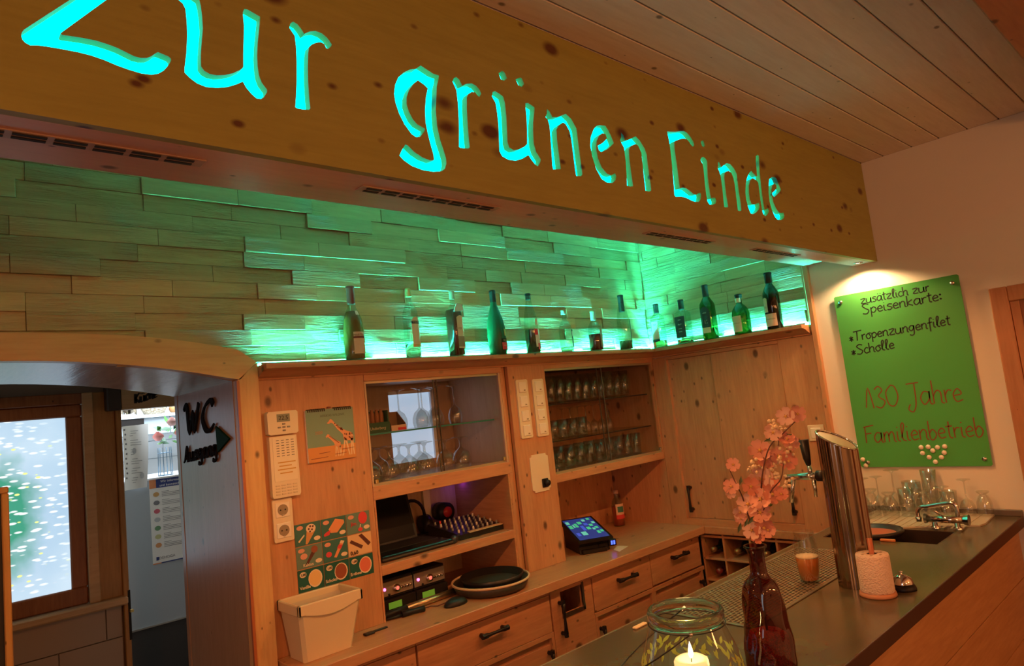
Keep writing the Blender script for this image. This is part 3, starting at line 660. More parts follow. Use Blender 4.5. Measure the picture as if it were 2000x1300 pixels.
uC = thing('waste_cabinet', 'narrow pine waste cabinet with square drop hole and long pull', 'cabinet', (2.366, 0, 0))
HXa, HXb, HZa, HZb = 2.288, 2.436, 0.746, 0.850
MB().box(2.226, HXa, YB, YB+0.02, 0.09, 0.878, c=0.001).box(HXb, 2.506, YB, YB+0.02, 0.09, 0.878, c=0.001).box(HXa, HXb, YB, YB+0.02, 0.09, HZa).box(HXa, HXb, YB, YB+0.02, HZb, 0.878).build('front_board', W_X, uC)
MB().box(2.226, 2.506, 0.0, 0.42, 0.08, 0.876).build('body', W_DARK, uC)
MB().box(2.226, 2.240, YB+0.02, 0.0, 0.08, 0.876).box(2.492, 2.506, YB+0.02, 0.0, 0.08, 0.876).box(2.24, 2.492, YB+0.02, 0.0, 0.60, 0.61).build('chute', W_X, uC)
MB().box(HXb-0.004, HXb+0.010, YB-0.004, YB+0.004, HZa-0.012, HZb+0.01).box(HXa, HXb+0.010, YB-0.004, YB+0.004, HZa-0.014, HZa+0.002).build('hole_rim', M_STEEL, uC)
pull('pull_handle', uC, (2.274, YB, 0.806), (2.274, YB, 0.672), (0, -1, 0))
uD = unit('base cabinet with drawer right of the waste hole', 2.508, 2.980); drawer(uD, 2.512, 2.980, 0.697, 0.857, 2.76); lowdoor(uD, 2.508, 2.980, 2.545)
uE = unit('base cabinet with drawer in the corner beside wine rack', 2.981, XR-0.010); drawer(uE, 2.982, 3.456, 0.703, 0.862, 3.23); lowdoor(uE, 2.981, 3.456, 3.43)
# wine rack in the right run
wr = thing('wine_rack', 'pine wine rack with square cells under the corner worktop', 'wine rack', (XR, -0.6, 0.3))
RV = [-0.183, -0.322, -0.486, -0.640, -0.795, -0.95]; RH = [0.27, 0.385, 0.50, 0.615, 0.735, 0.860]
for y in RV: MB().box(XR+0.001, XR+0.30, y-0.006, y+0.006, 0.25, 0.876, c=0.001).build('divider', W_Z, wr)
for z in RH: MB().box(XR-0.001, XR+0.30, -0.95, -0.183, z-0.006, z+0.006, c=0.001).build('rack_shelf', W_Y, wr)
MB().box(XR+0.30, XR+0.31, -0.96, -0.18, 0.25, 0.876).build('back_panel', W_DARK, wr)
MB().box(XR, XR+0.30, -0.96, -0.18, 0.0, 0.25).build('plinth', W_Y, wr)
wbcol = [mat('wine_bottle_black', (0.012, 0.016, 0.012), 0.12), mat('wine_bottle_red', (0.08, 0.012, 0.012), 0.15), mat('wine_bottle_white', (0.45, 0.40, 0.32), 0.3)]
labs = ['dark wine bottle lying in the upper left rack cell', 'dark wine bottle lying in the second upper rack cell', 'dark red wine bottle lying in the second row of the rack, left', 'pale capped wine bottle lying in the second row of the rack, right', 'dark wine bottle lying in the third upper rack cell']
for i, (y, z, c_) in enumerate(((-0.235, 0.741, 0), (-0.385, 0.741, 0), (-0.255, 0.621, 1), (-0.43, 0.621, 2), (-0.56, 0.741, 0))):
    bt = thing('wine_bottle', labs[i], 'bottle', (XR+0.02, y, z), 0, 'bottles in the wine rack')
    MB().tube([(XR+0.02, y, z+0.040), (XR+0.10, y, z+0.040), (XR+0.14, y, z+0.040), (XR+0.28, y, z+0.040)], [0.014, 0.014, 0.038, 0.038], 14).build('body', wbcol[0 if c_ == 2 else c_], bt)
    MB().tube([(XR+0.015, y, z+0.040), (XR+0.06, y, z+0.040)], 0.0152, 12).build('capsule', [mat('capsule_gold', (0.35, 0.25, 0.12), 0.3, 0.6), mat('capsule_red', (0.22, 0.03, 0.03), 0.3), wbcol[2]][c_], bt)

# ================================================================ BOTTLE SHELF, LED STRIP
prof = [(0.0, 1.918), (0.010, 1.918), (0.012, 1.924), (0.026, 1.928), (0.045, 1.936), (0.066, 1.946), (0.088, 1.951), (0.102, 1.952), (0.104, 1.968), (0.102, ZS), (0.0, ZS)]
bs = thing('bottle_shelf', 'pine cornice shelf carrying the liquor bottles along both walls', 'shelf', (2.2, 0, 1.918))
def crown(a_pts, b_pts, nm, mt):
    n = len(prof); MB().add(a_pts+b_pts, [tuple(range(n)), tuple(range(2*n-1, n-1, -1))]+[(i, n+i, n+(i+1) % n, (i+1) % n) for i in range(n)]).build(nm, mt, bs)
crown([(1.016, -d, z) for d, z in prof], [(XR-d, -d, z) for d, z in prof], 'cornice', W_X)
crown([(XR-d, -d, z) for d, z in prof], [(XR-d, -0.998, z) for d, z in prof], 'cornice', W_Y)
M_LED = mat('green_led', (0.1, 0.6, 0.4), 0.5, emit=(0.035, 1.0, 0.82), estr=2100.0)
ls = thing('led_strip', 'glowing green light strip behind the bottles on the shelf', 'light strip', (2.2, -0.018, ZS))
MB().box(1.03, XR-0.02, -0.0175, -0.0130, ZS, ZS+0.004).build('strip', M_LED, ls)
MB().box(XR-0.0175, XR-0.0130, -0.985, -0.03, ZS, ZS+0.004).build('strip', M_LED, ls)

M_CH = mat('light_block_metal', (0.35, 0.33, 0.30), 0.5, 0.5)  # added unseen lip, keeps the strip's direct light off soffit and room
MB().box(1.03, XR-0.03, -0.0250, -0.0235, ZS, ZS+0.012).build('light_block_lip', M_CH, ls)
MB().box(XR-0.0250, XR-0.0235, -0.985, -0.03, ZS, ZS+0.012).build('light_block_lip', M_CH, ls)

# ================================================================ LIQUOR BOTTLES
def liquid(name, col, rough=0.02): return mat(name, col, rough, trans=1.0, ior=1.36)
L_AMBER = mat('amber_spirit', (0.34, 0.10, 0.025), 0.15, trans=0.25, ior=1.36); L_RED = mat('red_liqueur', (0.12, 0.012, 0.008), 0.15, trans=0.2, ior=1.36); L_CLEAR = liquid('clear_spirit', (0.92, 0.95, 0.93))
L_GREEN = liquid('pale_spirit', (0.75, 0.85, 0.45)); L_DARK = liquid('dark_liqueur', (0.05, 0.012, 0.006))
G_GREEN = thin_glass('green_bottle_glass', (0.10, 0.42, 0.17), ior=1.55); G_DKGREEN = thin_glass('dark_green_bottle_glass', (0.035, 0.20, 0.08), ior=1.55)
G_TEAL = mat('matt_green_bottle', (0.004, 0.060, 0.022), 0.35)
P_CREAM = mat('cream_label', (0.70, 0.58, 0.36), 0.6); P_BLACK = mat('black_label', (0.015, 0.014, 0.013), 0.5); P_RED = mat('red_label', (0.62, 0.03, 0.04), 0.5)
P_GOLD = mat('gold_label', (0.55, 0.40, 0.15), 0.4, 0.4); P_BROWN = mat('brown_label', (0.30, 0.20, 0.11), 0.6); P_WHITE = mat('white_label', (0.78, 0.74, 0.66), 0.6); P_PINK = mat('peach_label', (0.72, 0.46, 0.32), 0.6)
C_BLACK = mat('black_cap', (0.02, 0.015, 0.012), 0.45, spec=0.2); C_RED = mat('dark_red_cap', (0.16, 0.022, 0.016), 0.4, spec=0.25); C_GOLD = mat('gold_cap', (0.42, 0.28, 0.10), 0.35, 0.5); C_CORK = mat('cork_cap', (0.34, 0.24, 0.15), 0.7)
def sq(p): return lambda a, z=0: 1.0/((abs(math.cos(a))**p+abs(math.sin(a))**p)**(1.0/p))
def patch(r, a0, a1, z0, z1, wob=None, top=None, n=10, off=0.0008, r1=None):
    mb = MB(); v = []
    for i in range(n+1):
        a = a0+(a1-a0)*i/n; q = (r*(wob(a, 0) if wob else 1.0)+off); q1 = ((r1 if r1 else r)*(wob(a, 0) if wob else 1.0)+off)
        zz = z1-(top*abs(2*i/n-1)**2 if top else 0)
        v += [(q*math.cos(a), q*math.sin(a), z0), (q1*math.cos(a), q1*math.sin(a), zz)]
    return mb.add(v, [(2*i, 2*i+2, 2*i+3, 2*i+1) for i in range(n)], True)
FR = -PI/2
STY = {
 'cognac': [(0, 0), (.86, 0), (.92, .01), (.97, .12), (1, .30), (.99, .42), (.86, .56), (.60, .66), (.40, .715), (.355, .76), (.34, .90), (.34, 1.0), (0, 1.0)],
 'bordeaux': [(0, 0), (.94, 0), (1, .012), (1, .60), (.94, .66), (.66, .74), (.44, .79), (.38, .83), (.36, .98), (.36, 1.0), (0, 1.0)],
 'slim': [(0, 0), (.92, 0), (1, .012), (1, .50), (.96, .57), (.74, .70), (.52, .80), (.40, .88), (.38, 1.0), (0, 1.0)],
 'square': [(0, 0), (.95, 0), (1, .012), (1, .66), (.95, .71), (.60, .765), (.40, .80), (.36, .84), (.36, 1.0), (0, 1.0)],
 'champ': [(0, 0), (.86, 0), (.90, .01), (.95, .15), (1, .32), (.97, .42), (.80, .56), (.55, .68), (.37, .77), (.32, .86), (.31, 1.0), (0, 1.0)],
 'squat': [(0, 0), (.93, 0), (.97, .015), (1, .30), (1, .50), (.90, .62), (.62, .71), (.38, .76), (.32, .80), (.32, 1.0), (0, 1.0)],
}
BOT = 'liquor bottles on the cornice shelf'
def bottle(label, pos, rz, h, rad, sty, glass, liq, level, cap, cap0, wob=None, capr=None, parts=(), n=26):
    t = thing('liquor_bottle', label, 'bottle', (pos[0], pos[1], ZS+0.0005), rz, BOT)
    pr = [(r*rad, z*h) for r, z in STY[sty]]
    wf = (lambda a, z: wob(a) if z < h*0.74 else 1.0) if wob else None
    MB().lathe(pr, n, (0, 0, 0), wob=wf).build('body', glass, t, local=True)
    if liq:
        lp = [(0, 0.006)]+[(max(r*rad-0.0022, 0.001), max(z*h, 0.006)) for r, z in STY[sty] if 0 < r and z < level]
        rl = None
        for (r0, z0), (r1, z1) in zip(STY[sty], STY[sty][1:]):
            if z0 <= level <= z1 and z1 > z0: rl = r0+(r1-r0)*(level-z0)/(z1-z0)
        lp += [((rl or .9)*rad-0.0022, level*h), (0, level*h)]
        MB().lathe(lp, n, wob=wf).build('liquid', liq, t, local=True)
    nr = (capr or 0.38)*rad
    MB().lathe([(0, cap0*h), (nr, cap0*h), (nr*1.03, cap0*h+0.003), (nr, h*0.97), (nr*1.08, h*0.975), (nr*1.08, h+0.001), (nr*0.9, h+0.003), (0, h+0.003)], 18).build('cap', cap, t, local=True)
    for p in parts:
        nm, mt_, a0, a1, z0, z1 = p[:6]; ex = p[6] if len(p) > 6 else {}
        patch(rad*ex.get('rs', 1.0), FR+math.radians(a0), FR+math.radians(a1), z0*h, z1*h, wob, ex.get('top'), r1=(rad*ex['r1'] if 'r1' in ex else None), off=ex.get('off', 0.0009)).build(nm, mt_, t, local=True)
    return t
def btext(t, s_, size, mt_, r, z, a=0.0, **k):
    """lettering bent round the bottle"""
    me_ = text_mesh(s_, size, 0.0002, **k)
    for v_ in me_.vertices:
        an = FR+math.radians(a)+v_.co.x/r; zz = v_.co.y+z; v_.co = (r*math.cos(an), r*math.sin(an), zz)
    me_.materials.append(mt_); o = bpy.data.objects.new('lettering', me_); COL.objects.link(o); o.parent = t
def bx(x): return (x, -0.073)
t = bottle('amber cognac bottle with dark red cap, leftmost on the shelf', bx(1.397), 0, .302, .043, 'cognac', G_BOT, L_AMBER, .66, C_RED, .76, parts=[('label', P_PINK, -32, 34, .08, .37), ('label_band', C_RED, -34, 36, .285, .31, {'off': .0014}), ('neck_seal', P_WHITE, -6, 20, .60, .66, {'rs': .82, 'r1': .62})])
btext(t, 'MARTELL', .0125, C_RED, .0452, .098, 1)
t = bottle('clear bottle with tall cream label and gold band', bx(1.678), 0, .305, .034, 'bordeaux', G_BOT, L_CLEAR, .20, C_GOLD, .88, parts=[('label', P_CREAM, -30, 45, .15, .58, {'top': .016}), ('label_band', C_BLACK, -31, 46, .48, .52, {'off': .0014}), ('label_foot', P_GOLD, -31, 46, .15, .19, {'off': .0014})])
btext(t, 'VODKA', .011, P_CREAM, .0362, .153, 8)
t = bottle('square dark red liqueur bottle with paper collar tag', bx(1.916), 0.15, .300, .031, 'square', G_BOT, L_RED, .72, C_CORK, .88, wob=sq(5), parts=[('label', P_CREAM, -28, 52, .12, .62, {'top': .01}), ('label_band', P_BROWN, -29, 50, .14, .30, {'off': .0014})])
MB().prism([(-.034, .202), (.036, .206), (.020, .236), (-.012, .240)], 1, -0.036, -0.033).build('collar_tag', mat('collar_paper', (0.55, 0.62, 0.56), 0.6), t, local=True)
btext(t, 'AVERNA', .016, P_BROWN, .0345, .125, 10)
t = bottle('dark green round bodied bottle with red and black label', bx(2.165), 0, .312, .045, 'champ', G_TEAL, None, 0, C_BLACK, .78, capr=.335, parts=[('label', C_BLACK, -14, 60, .06, .24), ('label_band', P_RED, -12, 58, .07, .18, {'off': .0015}), ('emblem', P_GOLD, 14, 40, .28, .39, {'rs': .985})])
btext(t, 'REMY', .015, P_PINK, .0466, .064, 22); btext(t, 'MARTIN', .010, P_PINK, .0466, .040, 22)
t = bottle('clear bottle with dark rum and slanted red white label', bx(2.403), 0, .305, .036, 'slim', G_BOT, L_DARK, .40, C_BLACK, .90, parts=[('label', P_WHITE, -18, 62, .10, .40), ('label_band', P_RED, -20, 10, .30, .40, {'off': .0014}), ('label_foot', P_RED, 0, 40, .06, .16, {'off': .0014}), ('neck_label', P_CREAM, -8, 44, .46, .56, {'rs': .99})])
t = bottle('short clear decanter bottle with small dark label', bx(2.653), 0, .225, .036, 'squat', G_BOT, L_CLEAR, .12, C_CORK, .90, parts=[('label', C_BLACK, 8, 62, .12, .52), ('emblem', P_CREAM, 14, 56, .36, .48, {'off': .0014})])
t = bottle('short bottle half full of brown brandy with arched label', bx(2.890), 0, .222, .038, 'squat', G_BOT, L_RED, .42, C_CORK, .78, parts=[('label', P_BROWN, -4, 70, .08, .64, {'top': .02})])
t = bottle('tall clear bottle with twisted black cap near the corner', bx(3.154), 0, .320, .038, 'slim', G_BOT, L_DARK, .17, C_BLACK, .70, capr=.44, parts=[('label', C_BLACK, 20, 62, .14, .56, {'top': .01}), ('label_band', P_CREAM, 38, 44, .22, .40, {'off': .0014})])
def by(y): return (XR-0.073, y)
RZ = -PI/2
t = bottle('pale square whiskey bottle with white label and black cap', by(-0.130), RZ, .262, .036, 'square', G_BOT, L_GREEN, .16, C_BLACK, .80, wob=sq(4), capr=.42, parts=[('label', P_WHITE, -34, 34, .20, .60), ('label_band', C_BLACK, -36, 36, .14, .20, {'off': .0012})])
btext(t, 'JIM BEAM', .012, P_BLACK, .0385, .138); 
t = bottle('square bottle with black label, second in the right run', by(-0.305), RZ, .255, .039, 'square', G_BOT, L_GREEN, .10, C_BLACK, .78, wob=sq(5), capr=.42, parts=[('label', P_BLACK, -42, 42, .14, .62)])
btext(t, 'JACK DANIEL\'S', .0092, P_WHITE, .0415, .138); btext(t, 'No.7', .012, P_WHITE, .0415, .112); btext(t, 'Tennessee', .0085, P_WHITE, .0415, .088); btext(t, 'WHISKEY', .0085, P_WHITE, .0415, .070)
t = bottle('tall green whisky bottle with a stag outline label', by(-0.473), RZ, .308, .039, 'bordeaux', G_GREEN, L_GREEN, .20, C_BLACK, .78, wob=sq(3), capr=.44, parts=[('label', P_BLACK, -40, 40, .22, .60, {'top': .02}), ('label_foot', P_CREAM, -34, 34, .12, .22)])
btext(t, 'Glenfiddich', .0105, P_WHITE, .0412, .150); btext(t, '12', .03, P_PINK, .0412, .098, 8)
t = bottle('squat green whisky bottle with cream label', (XR-0.080, -0.671), RZ, .215, .047, 'squat', G_GREEN, L_GREEN, .55, C_BROWN if False else C_BLACK, .92, capr=.40, parts=[('label', P_CREAM, -46, 26, .06, .46), ('neck_label', P_CREAM, -60, 60, .80, .91, {'rs': .36})])
btext(t, 'Dalwhinnie', .0095, P_BROWN, .0490, .060, -10)
t = bottle('dark green whisky bottle with cream label, rightmost on the shelf', by(-0.849), RZ, .296, .041, 'bordeaux', G_DKGREEN, L_DARK, .55, C_BLACK, .82, capr=.46, parts=[('label', P_PINK, -48, 46, .05, .27), ('side_label', P_CREAM, -46, -8, .30, .56, {'top': .006}), ('neck_label', P_GOLD, -50, 50, .73, .78, {'rs': .42})])
btext(t, 'LAGAVULIN', .0095, P_BLACK, .0428, .052); btext(t, '16', .016, P_BROWN, .0428, .115, -26)

# ================================================================ THINGS ON THE LEFT PANEL
def arc_pts(cx, cy, rx, ry, n=16, a0=0, a1=2*PI): return [(cx+rx*math.cos(a0+(a1-a0)*i/n), cy+ry*math.sin(a0+(a1-a0)*i/n)) for i in range(n)]
def flat(name, pts, y, th, mt, parent): return MB().prism(pts, 1, y-th, y).build(name, mt, parent)
t = thing('thermostat', 'cream room thermostat with grey display, upper left panel', 'thermostat', (1.095, 0, 1.711))
MB().prism([(1.037, 1.716), (1.045, 1.711), (1.145, 1.711), (1.153, 1.716), (1.155, 1.79), (1.148, 1.797), (1.042, 1.797), (1.036, 1.79)], 1, -0.030, 0.0).build('housing', M_IVORY, t)
MB().box(1.072, 1.122, -0.0315, -0.0295, 1.757, 1.786).build('display', mat('grey_lcd', (0.20, 0.22, 0.16), 0.3), t)
lettering('22.5', 0.022, M_INK, t, (1.097, -0.0318, 1.771))
for dx, dz in ((0, .012), (0, -.012), (-.018, 0), (.018, 0), (0, 0)):
    MB().box(1.097+dx-.006, 1.097+dx+.006, -0.033, -0.0295, 1.737+dz-.003, 1.737+dz+.003, c=.001).build('button', mat('grey_button', (0.25, 0.22, 0.17), 0.5), t)
t = thing('telephone_panel', 'cream wall keypad with printed number list below the thermostat', 'keypad', (1.093, 0, 1.480))
MB().prism([(1.043, 1.481), (1.143, 1.481), (1.148, 1.490), (1.145, 1.705), (1.040, 1.705), (1.039, 1.490)], 1, -0.026, 0.0).build('housing', M_IVORY, t)
MB().box(1.050, 1.138, -0.0275, -0.0255, 1.540, 1.700, c=.0005).build('list_card', mat('cream_card', (0.76, 0.68, 0.50), 0.6), t)
for r in range(7):
    for c_ in range(4):
        MB().box(1.064+c_*.019, 1.075+c_*.019, -0.0280, -0.0274, 1.688-r*.0095, 1.690-r*.0095).build('print_line', M_INK, t)
for r, (a, b) in enumerate(((1.066, 1.134), (1.070, 1.118), (1.064, 1.134), (1.072, 1.120))):
    MB().box(a, b, -0.0280, -0.0274, 1.606-r*.013, 1.610-r*.013).build('print_line', mat('orange_print', (0.55, 0.30, 0.05), 0.6), t)
for r in range(4):
    for c_ in range(4):
        MB().box(1.052+c_*.022, 1.068+c_*.022, -0.0285, -0.0255, 1.523-r*.0105, 1.528-r*.0105, c=.0008).build('key', mat('pale_key', (0.62, 0.52, 0.36), 0.5), t)
t = thing('double_socket', 'cream double wall socket under the keypad', 'socket', (1.078, 0, 1.322))
MB().prism([(1.041, 1.326), (1.045, 1.322), (1.112, 1.322), (1.116, 1.326), (1.116, 1.472), (1.112, 1.476), (1.045, 1.476), (1.041, 1.472)], 1, -0.010, 0.0).build('plate', M_IVORY, t)
def schuko(par, cx, cz, y=-0.010):
    s_ = MB().box(cx-.027, cx+.027, y-.003, y+.001, cz-.027, cz+.027, c=.002).build('insert', M_WHITE, par)
    MB().prism(arc_pts(cx, cz, .020, .020, 20), 1, y-.0036, y-.0028).build('well', mat('socket_well', (0.30, 0.23, 0.15), 0.6), s_)
    MB().prism(arc_pts(cx-.009, cz, .003, .003, 8), 1, y-.0042, y-.0034).build('pin_hole', M_INK, s_)
    MB().prism(arc_pts(cx+.009, cz, .003, .003, 8), 1, y-.0042, y-.0034).build('pin_hole', M_INK, s_)
    MB().box(cx-.004, cx+.004, y-.006, y-.003, cz-.021, cz-.016).build('earth_clip', M_STEEL, s_)
schuko(t, 1.078, 1.436); schuko(t, 1.078, 1.362)
# calendar with two giraffes
t = thing('wall_calendar', 'square wall calendar with two giraffes on a teal sky', 'calendar', (1.297, 0, 1.588))
MB().box(1.194, 1.398, -0.012, -0.0005, 1.589, 1.790).build('pages', M_PAPER, t)
K0, K1 = 1.594, 1.398
def cal(u, v): return (1.194+0.204*u, 1.589+0.201*v)
def cshape(nm, pts, mt_, lay): flat(nm, [cal(*p) for p in pts], -0.0121-lay*0.0003, 0.0003, mt_, t)
M_CSKY = mat('calendar_sky', (0.19, 0.30, 0.22), 0.6); M_CSAND = mat('calendar_sand', (0.62, 0.25, 0.07), 0.6); M_GIR = mat('giraffe_coat', (0.70, 0.30, 0.14), 0.6); M_GIRL = mat('giraffe_leg', (0.74, 0.52, 0.30), 0.6); M_GIRS = mat('giraffe_spot', (0.22, 0.06, 0.03), 0.6)
cshape('sky_print', [(0, .28), (1, .28), (1, 1), (0, 1)], M_CSKY, 0); cshape('sand_print', [(0, .0), (1, .0), (1, .28), (0, .28)], M_CSAND, 0)
for a, b, c_ in ((.05, .40, .06), (.22, .45, .15), (.55, .80, .10), (.70, .97, .18)): cshape('sand_streak', [(a, c_), (b, c_+.012), (b, c_+.022), (a, c_+.014)], M_GIRS, 1)
cshape('giraffe_print', [(.42, .72), (.46, .755), (.50, .80), (.53, .785), (.62, .68), (.72, .60), (.80, .55), (.92, .50), (.97, .43), (.95, .34), (.80, .35), (.76, .37), (.74, .48), (.64, .58), (.54, .715), (.50, .725), (.46, .705)], M_GIR, 1)
for x0, x1 in ((.78, .72), (.80, .86), (.92, .90), (.94, .96)): cshape('giraffe_leg_print', [(x0-.018, .38), (x0+.018, .38), (x1+.012, .06), (x1-.012, .06)], M_GIRL, 1)
cshape('giraffe_print', [(.38, .47), (.42, .51), (.45, .50), (.54, .40), (.62, .36), (.68, .33), (.68, .24), (.56, .26), (.54, .33), (.46, .42), (.42, .455), (.385, .44)], M_GIR, 1)
for x0, x1 in ((.58, .56), (.60, .62), (.66, .655), (.67, .69)): cshape('giraffe_leg_print', [(x0-.012, .26), (x0+.012, .26), (x1+.009, .06), (x1-.009, .06)], M_GIRL, 1)
random.seed(3)
for i in range(26):
    u = random.random(); x = .56+u*.38; z = .70-.30*u+random.uniform(-.03, .03)
    if u > .5: z = random.uniform(.38, .49)
    cshape('giraffe_spot_print', [(x-.014, z-.012), (x+.012, z-.014), (x+.014, z+.012), (x-.010, z+.014)], M_GIRS, 2)
for i in range(9):
    u = i/9; cshape('giraffe_spot_print', [(.45+u*.2, .46-.16*u), (.47+u*.2, .455-.16*u), (.47+u*.2, .475-.16*u), (.455+u*.2, .48-.16*u)], M_GIRS, 2)
M_CTXT = mat('calendar_text', (0.45, 0.18, 0.10), 0.6)
lettering('AFRIKAS WILDNIS', 0.013, mat('calendar_title', (0.10, 0.14, 0.10), 0.6), t, (*cal(.55, .87)[:1], -0.0128, cal(.55, .87)[1])); lettering('2020', 0.016, M_CTXT, t, (cal(.24, .55)[0], -0.0128, cal(.24, .55)[1]))
for i in range(22):
    if abs(i-10.5) < 2: continue
    MB().box(1.202+i*.0087, 1.206+i*.0087, -0.0145, 0.0, 1.782, 1.794).build('wire_loop', M_IRON, t)
MB().lathe([(0, 0), (.008, 0), (.008, .006), (0, .006)], 12, (1.297, -0.008, 1.793)).build('hanger_knob', mat('hanger_knob', (0.30, 0.10, 0.05), 0.5), t)

# nine ice cream cards in a grid
M_CARD = mat('teal_card', (0.045, 0.15, 0.12), 0.35); M_CARD2 = mat('pale_teal_card', (0.13, 0.22, 0.17), 0.35); M_DKT = mat('dark_teal_card', (0.015, 0.10, 0.075), 0.35)
I_W = mat('ice_white', (0.75, 0.60, 0.42), 0.5); I_CH = mat('ice_chocolate', (0.10, 0.03, 0.02), 0.45); I_CO = mat('ice_cone', (0.60, 0.28, 0.09), 0.55); I_OR = mat('ice_orange', (0.72, 0.28, 0.11), 0.5); I_RD = mat('ice_red', (0.66, 0.05, 0.05), 0.4); I_PK = mat('logo_pink', (0.68, 0.32, 0.22), 0.5); I_VA = mat('ice_vanilla', (0.75, 0.47, 0.18), 0.5); I_ST = mat('ice_strawberry', (0.70, 0.16, 0.09), 0.5); I_BR = mat('ice_brown', (0.28, 0.07, 0.03), 0.5)
CW, CH = 0.104, 0.080
def card(i, j, label, bg, what):
    x0 = 1.121+j*0.107; z0 = 1.290-i*0.0835
    c_ = thing('ice_cream_card', label, 'card', (x0+CW/2, 0, z0), 0, 'ice cream cards on the panel')
    MB().box(x0, x0+CW, -0.0025, -0.0003, z0, z0+CH).build('card_board', bg, c_)
    lay = [0]
    def sh(nm, pts, mt_):
        lay[0] += 1; flat(nm, [(x0+p[0]*CW, z0+p[1]*CH) for p in pts], -0.0025-lay[0]*0.00016, 0.0002, mt_, c_)
    def tx(s_, u, v, size, mt_): lettering(s_, size, mt_, c_, (x0+u*CW, -0.0052, z0+v*CH), bold=0.0003)
    what(sh, tx)
def logo(sh): sh('logo_print', arc_pts(.20, .82, .13, .10, 10), I_PK); sh('price_print', arc_pts(.84, .22, .13, .10, 12), I_W)
def c_cone(sh, tx):
    logo(sh); sh('cone_print', [(.38, .03), (.46, .03), (.80, .62), (.46, .66)], I_CO); sh('ice_print', arc_pts(.62, .72, .19, .20, 14), I_W)
    for u, v in ((.54, .70), (.60, .82), (.66, .66), (.70, .80), (.58, .58)): sh('chip_print', arc_pts(u, v, .04, .05, 6), I_CH)
    sh('wrapper_print', [(.10, .22), (.34, .50), (.36, .44), (.14, .16)], I_W)
def c_waffle(sh, tx):
    logo(sh); sh('waffle_print', [(.28, .48), (.58, .92), (.92, .80), (.94, .66), (.62, .26), (.36, .30)], I_OR); sh('logo_print', [(.10, .18), (.30, .22), (.36, .44), (.20, .38), (.08, .28)], I_RD)
def c_lolly(sh, tx):
    logo(sh); sh('lolly_print', arc_pts(.70, .70, .19, .30, 16), I_RD); sh('stick_print', [(.56, .40), (.60, .40), (.57, .22), (.53, .22)], I_W); tx('Jim', .28, .48, .020, I_RD); sh('price_print', arc_pts(.56, .16, .10, .10, 10), I_RD)
def c_stick(sh, tx):
    logo(sh); sh('cone_print', [(.30, .10), (.36, .06), (.72, .62), (.58, .68)], I_CH); sh('ice_print', arc_pts(.70, .78, .13, .17, 12), I_BR); sh('logo_print', arc_pts(.28, .55, .14, .14, 10), I_PK); tx('Kaktus', .42, .14, .015, I_W)
def c_push(sh, tx):
    logo(sh); sh('tube_print', [(.42, .18), (.52, .14), (.88, .82), (.74, .88)], I_OR); sh('tube_print', [(.56, .56), (.72, .50), (.80, .66), (.64, .72)], I_RD); sh('tube_print', [(.68, .78), (.82, .72), (.88, .84), (.74, .90)], I_W); sh('logo_print', arc_pts(.22, .36, .12, .13, 10), I_RD)
def c_bars(sh, tx):
    sh('bar_print', [(.06, .66), (.14, .78), (.62, .40), (.54, .26)], I_CH); sh('bar_print', [(.46, .92), (.60, .98), (.96, .46), (.84, .34)], I_CH); tx('0,60', .22, .14, .020, M_INK)
def scoop(mt_, name):
    def f(sh, tx):
        sh('bowl_print', arc_pts(.66, .50, .27, .40, 18), I_W); sh('scoop_print', arc_pts(.65, .51, .235, .35, 18), mt_); sh('price_print', arc_pts(.20, .78, .13, .13, 12), I_W)
        tx('1,00', .20, .78, .012, M_INK); tx(name, .24, .20, .016, I_W)
    return f
card(0, 0, 'ice cream card with a chocolate chip cone, top left', M_CARD, c_cone)
card(0, 1, 'ice cream card with an orange waffle sandwich, top middle', M_CARD, c_waffle)
card(0, 2, 'ice cream card with a red lolly, top right', M_CARD2, c_lolly)
card(1, 0, 'ice cream card with a dark chocolate stick, middle left', M_CARD2, c_stick)
card(1, 1, 'ice cream card with an orange and red tube, centre of the grid', M_CARD, c_push)
card(1, 2, 'cream coloured card with two chocolate bars', mat('cream_bar_card', (0.70, 0.46, 0.24), 0.4), c_bars)
card(2, 0, 'ice cream card with a yellow vanilla scoop, bottom left', M_DKT, scoop(I_VA, 'Vanille'))
card(2, 1, 'ice cream card with a brown chocolate scoop, bottom middle', M_DKT, scoop(I_BR, 'Schoko'))
card(2, 2, 'ice cream card with a strawberry scoop, bottom right', M_DKT, scoop(I_ST, 'Erdbeer'))
# white bin on the worktop
M_BIN = mat('cream_bin_plastic', (0.70, 0.58, 0.38), 0.42)
t = thing('plastic_bin', 'white tapered plastic bin standing on the worktop', 'bin', (1.155, -0.10, ZW))
def frustum(mb, b, tpp, z0, z1, c=.012):
    def ring(x0, x1, y0, y1, z): return [(x0+c, y0, z), (x1-c, y0, z), (x1, y0+c, z), (x1, y1-c, z), (x1-c, y1, z), (x0+c, y1, z), (x0, y1-c, z), (x0, y0+c, z)]
    return mb.add(ring(*b, z0)+ring(*tpp, z1), [(i, (i+1) % 8, 8+(i+1) % 8, 8+i) for i in range(8)])
bo = frustum(MB(), (1.062, 1.250, -0.140, -0.018), (1.042, 1.280, -0.170, -0.006), ZW+.001, 1.085)
bo.add([(1.062, -0.140, ZW+.001), (1.250, -0.140, ZW+.001), (1.250, -0.018, ZW+.001), (1.062, -0.018, ZW+.001)], [(0, 3, 2, 1)])
bo.build('tub', M_BIN, t)
lid = MB(); a_ = (1.036, 1.286, -0.176, -0.001)
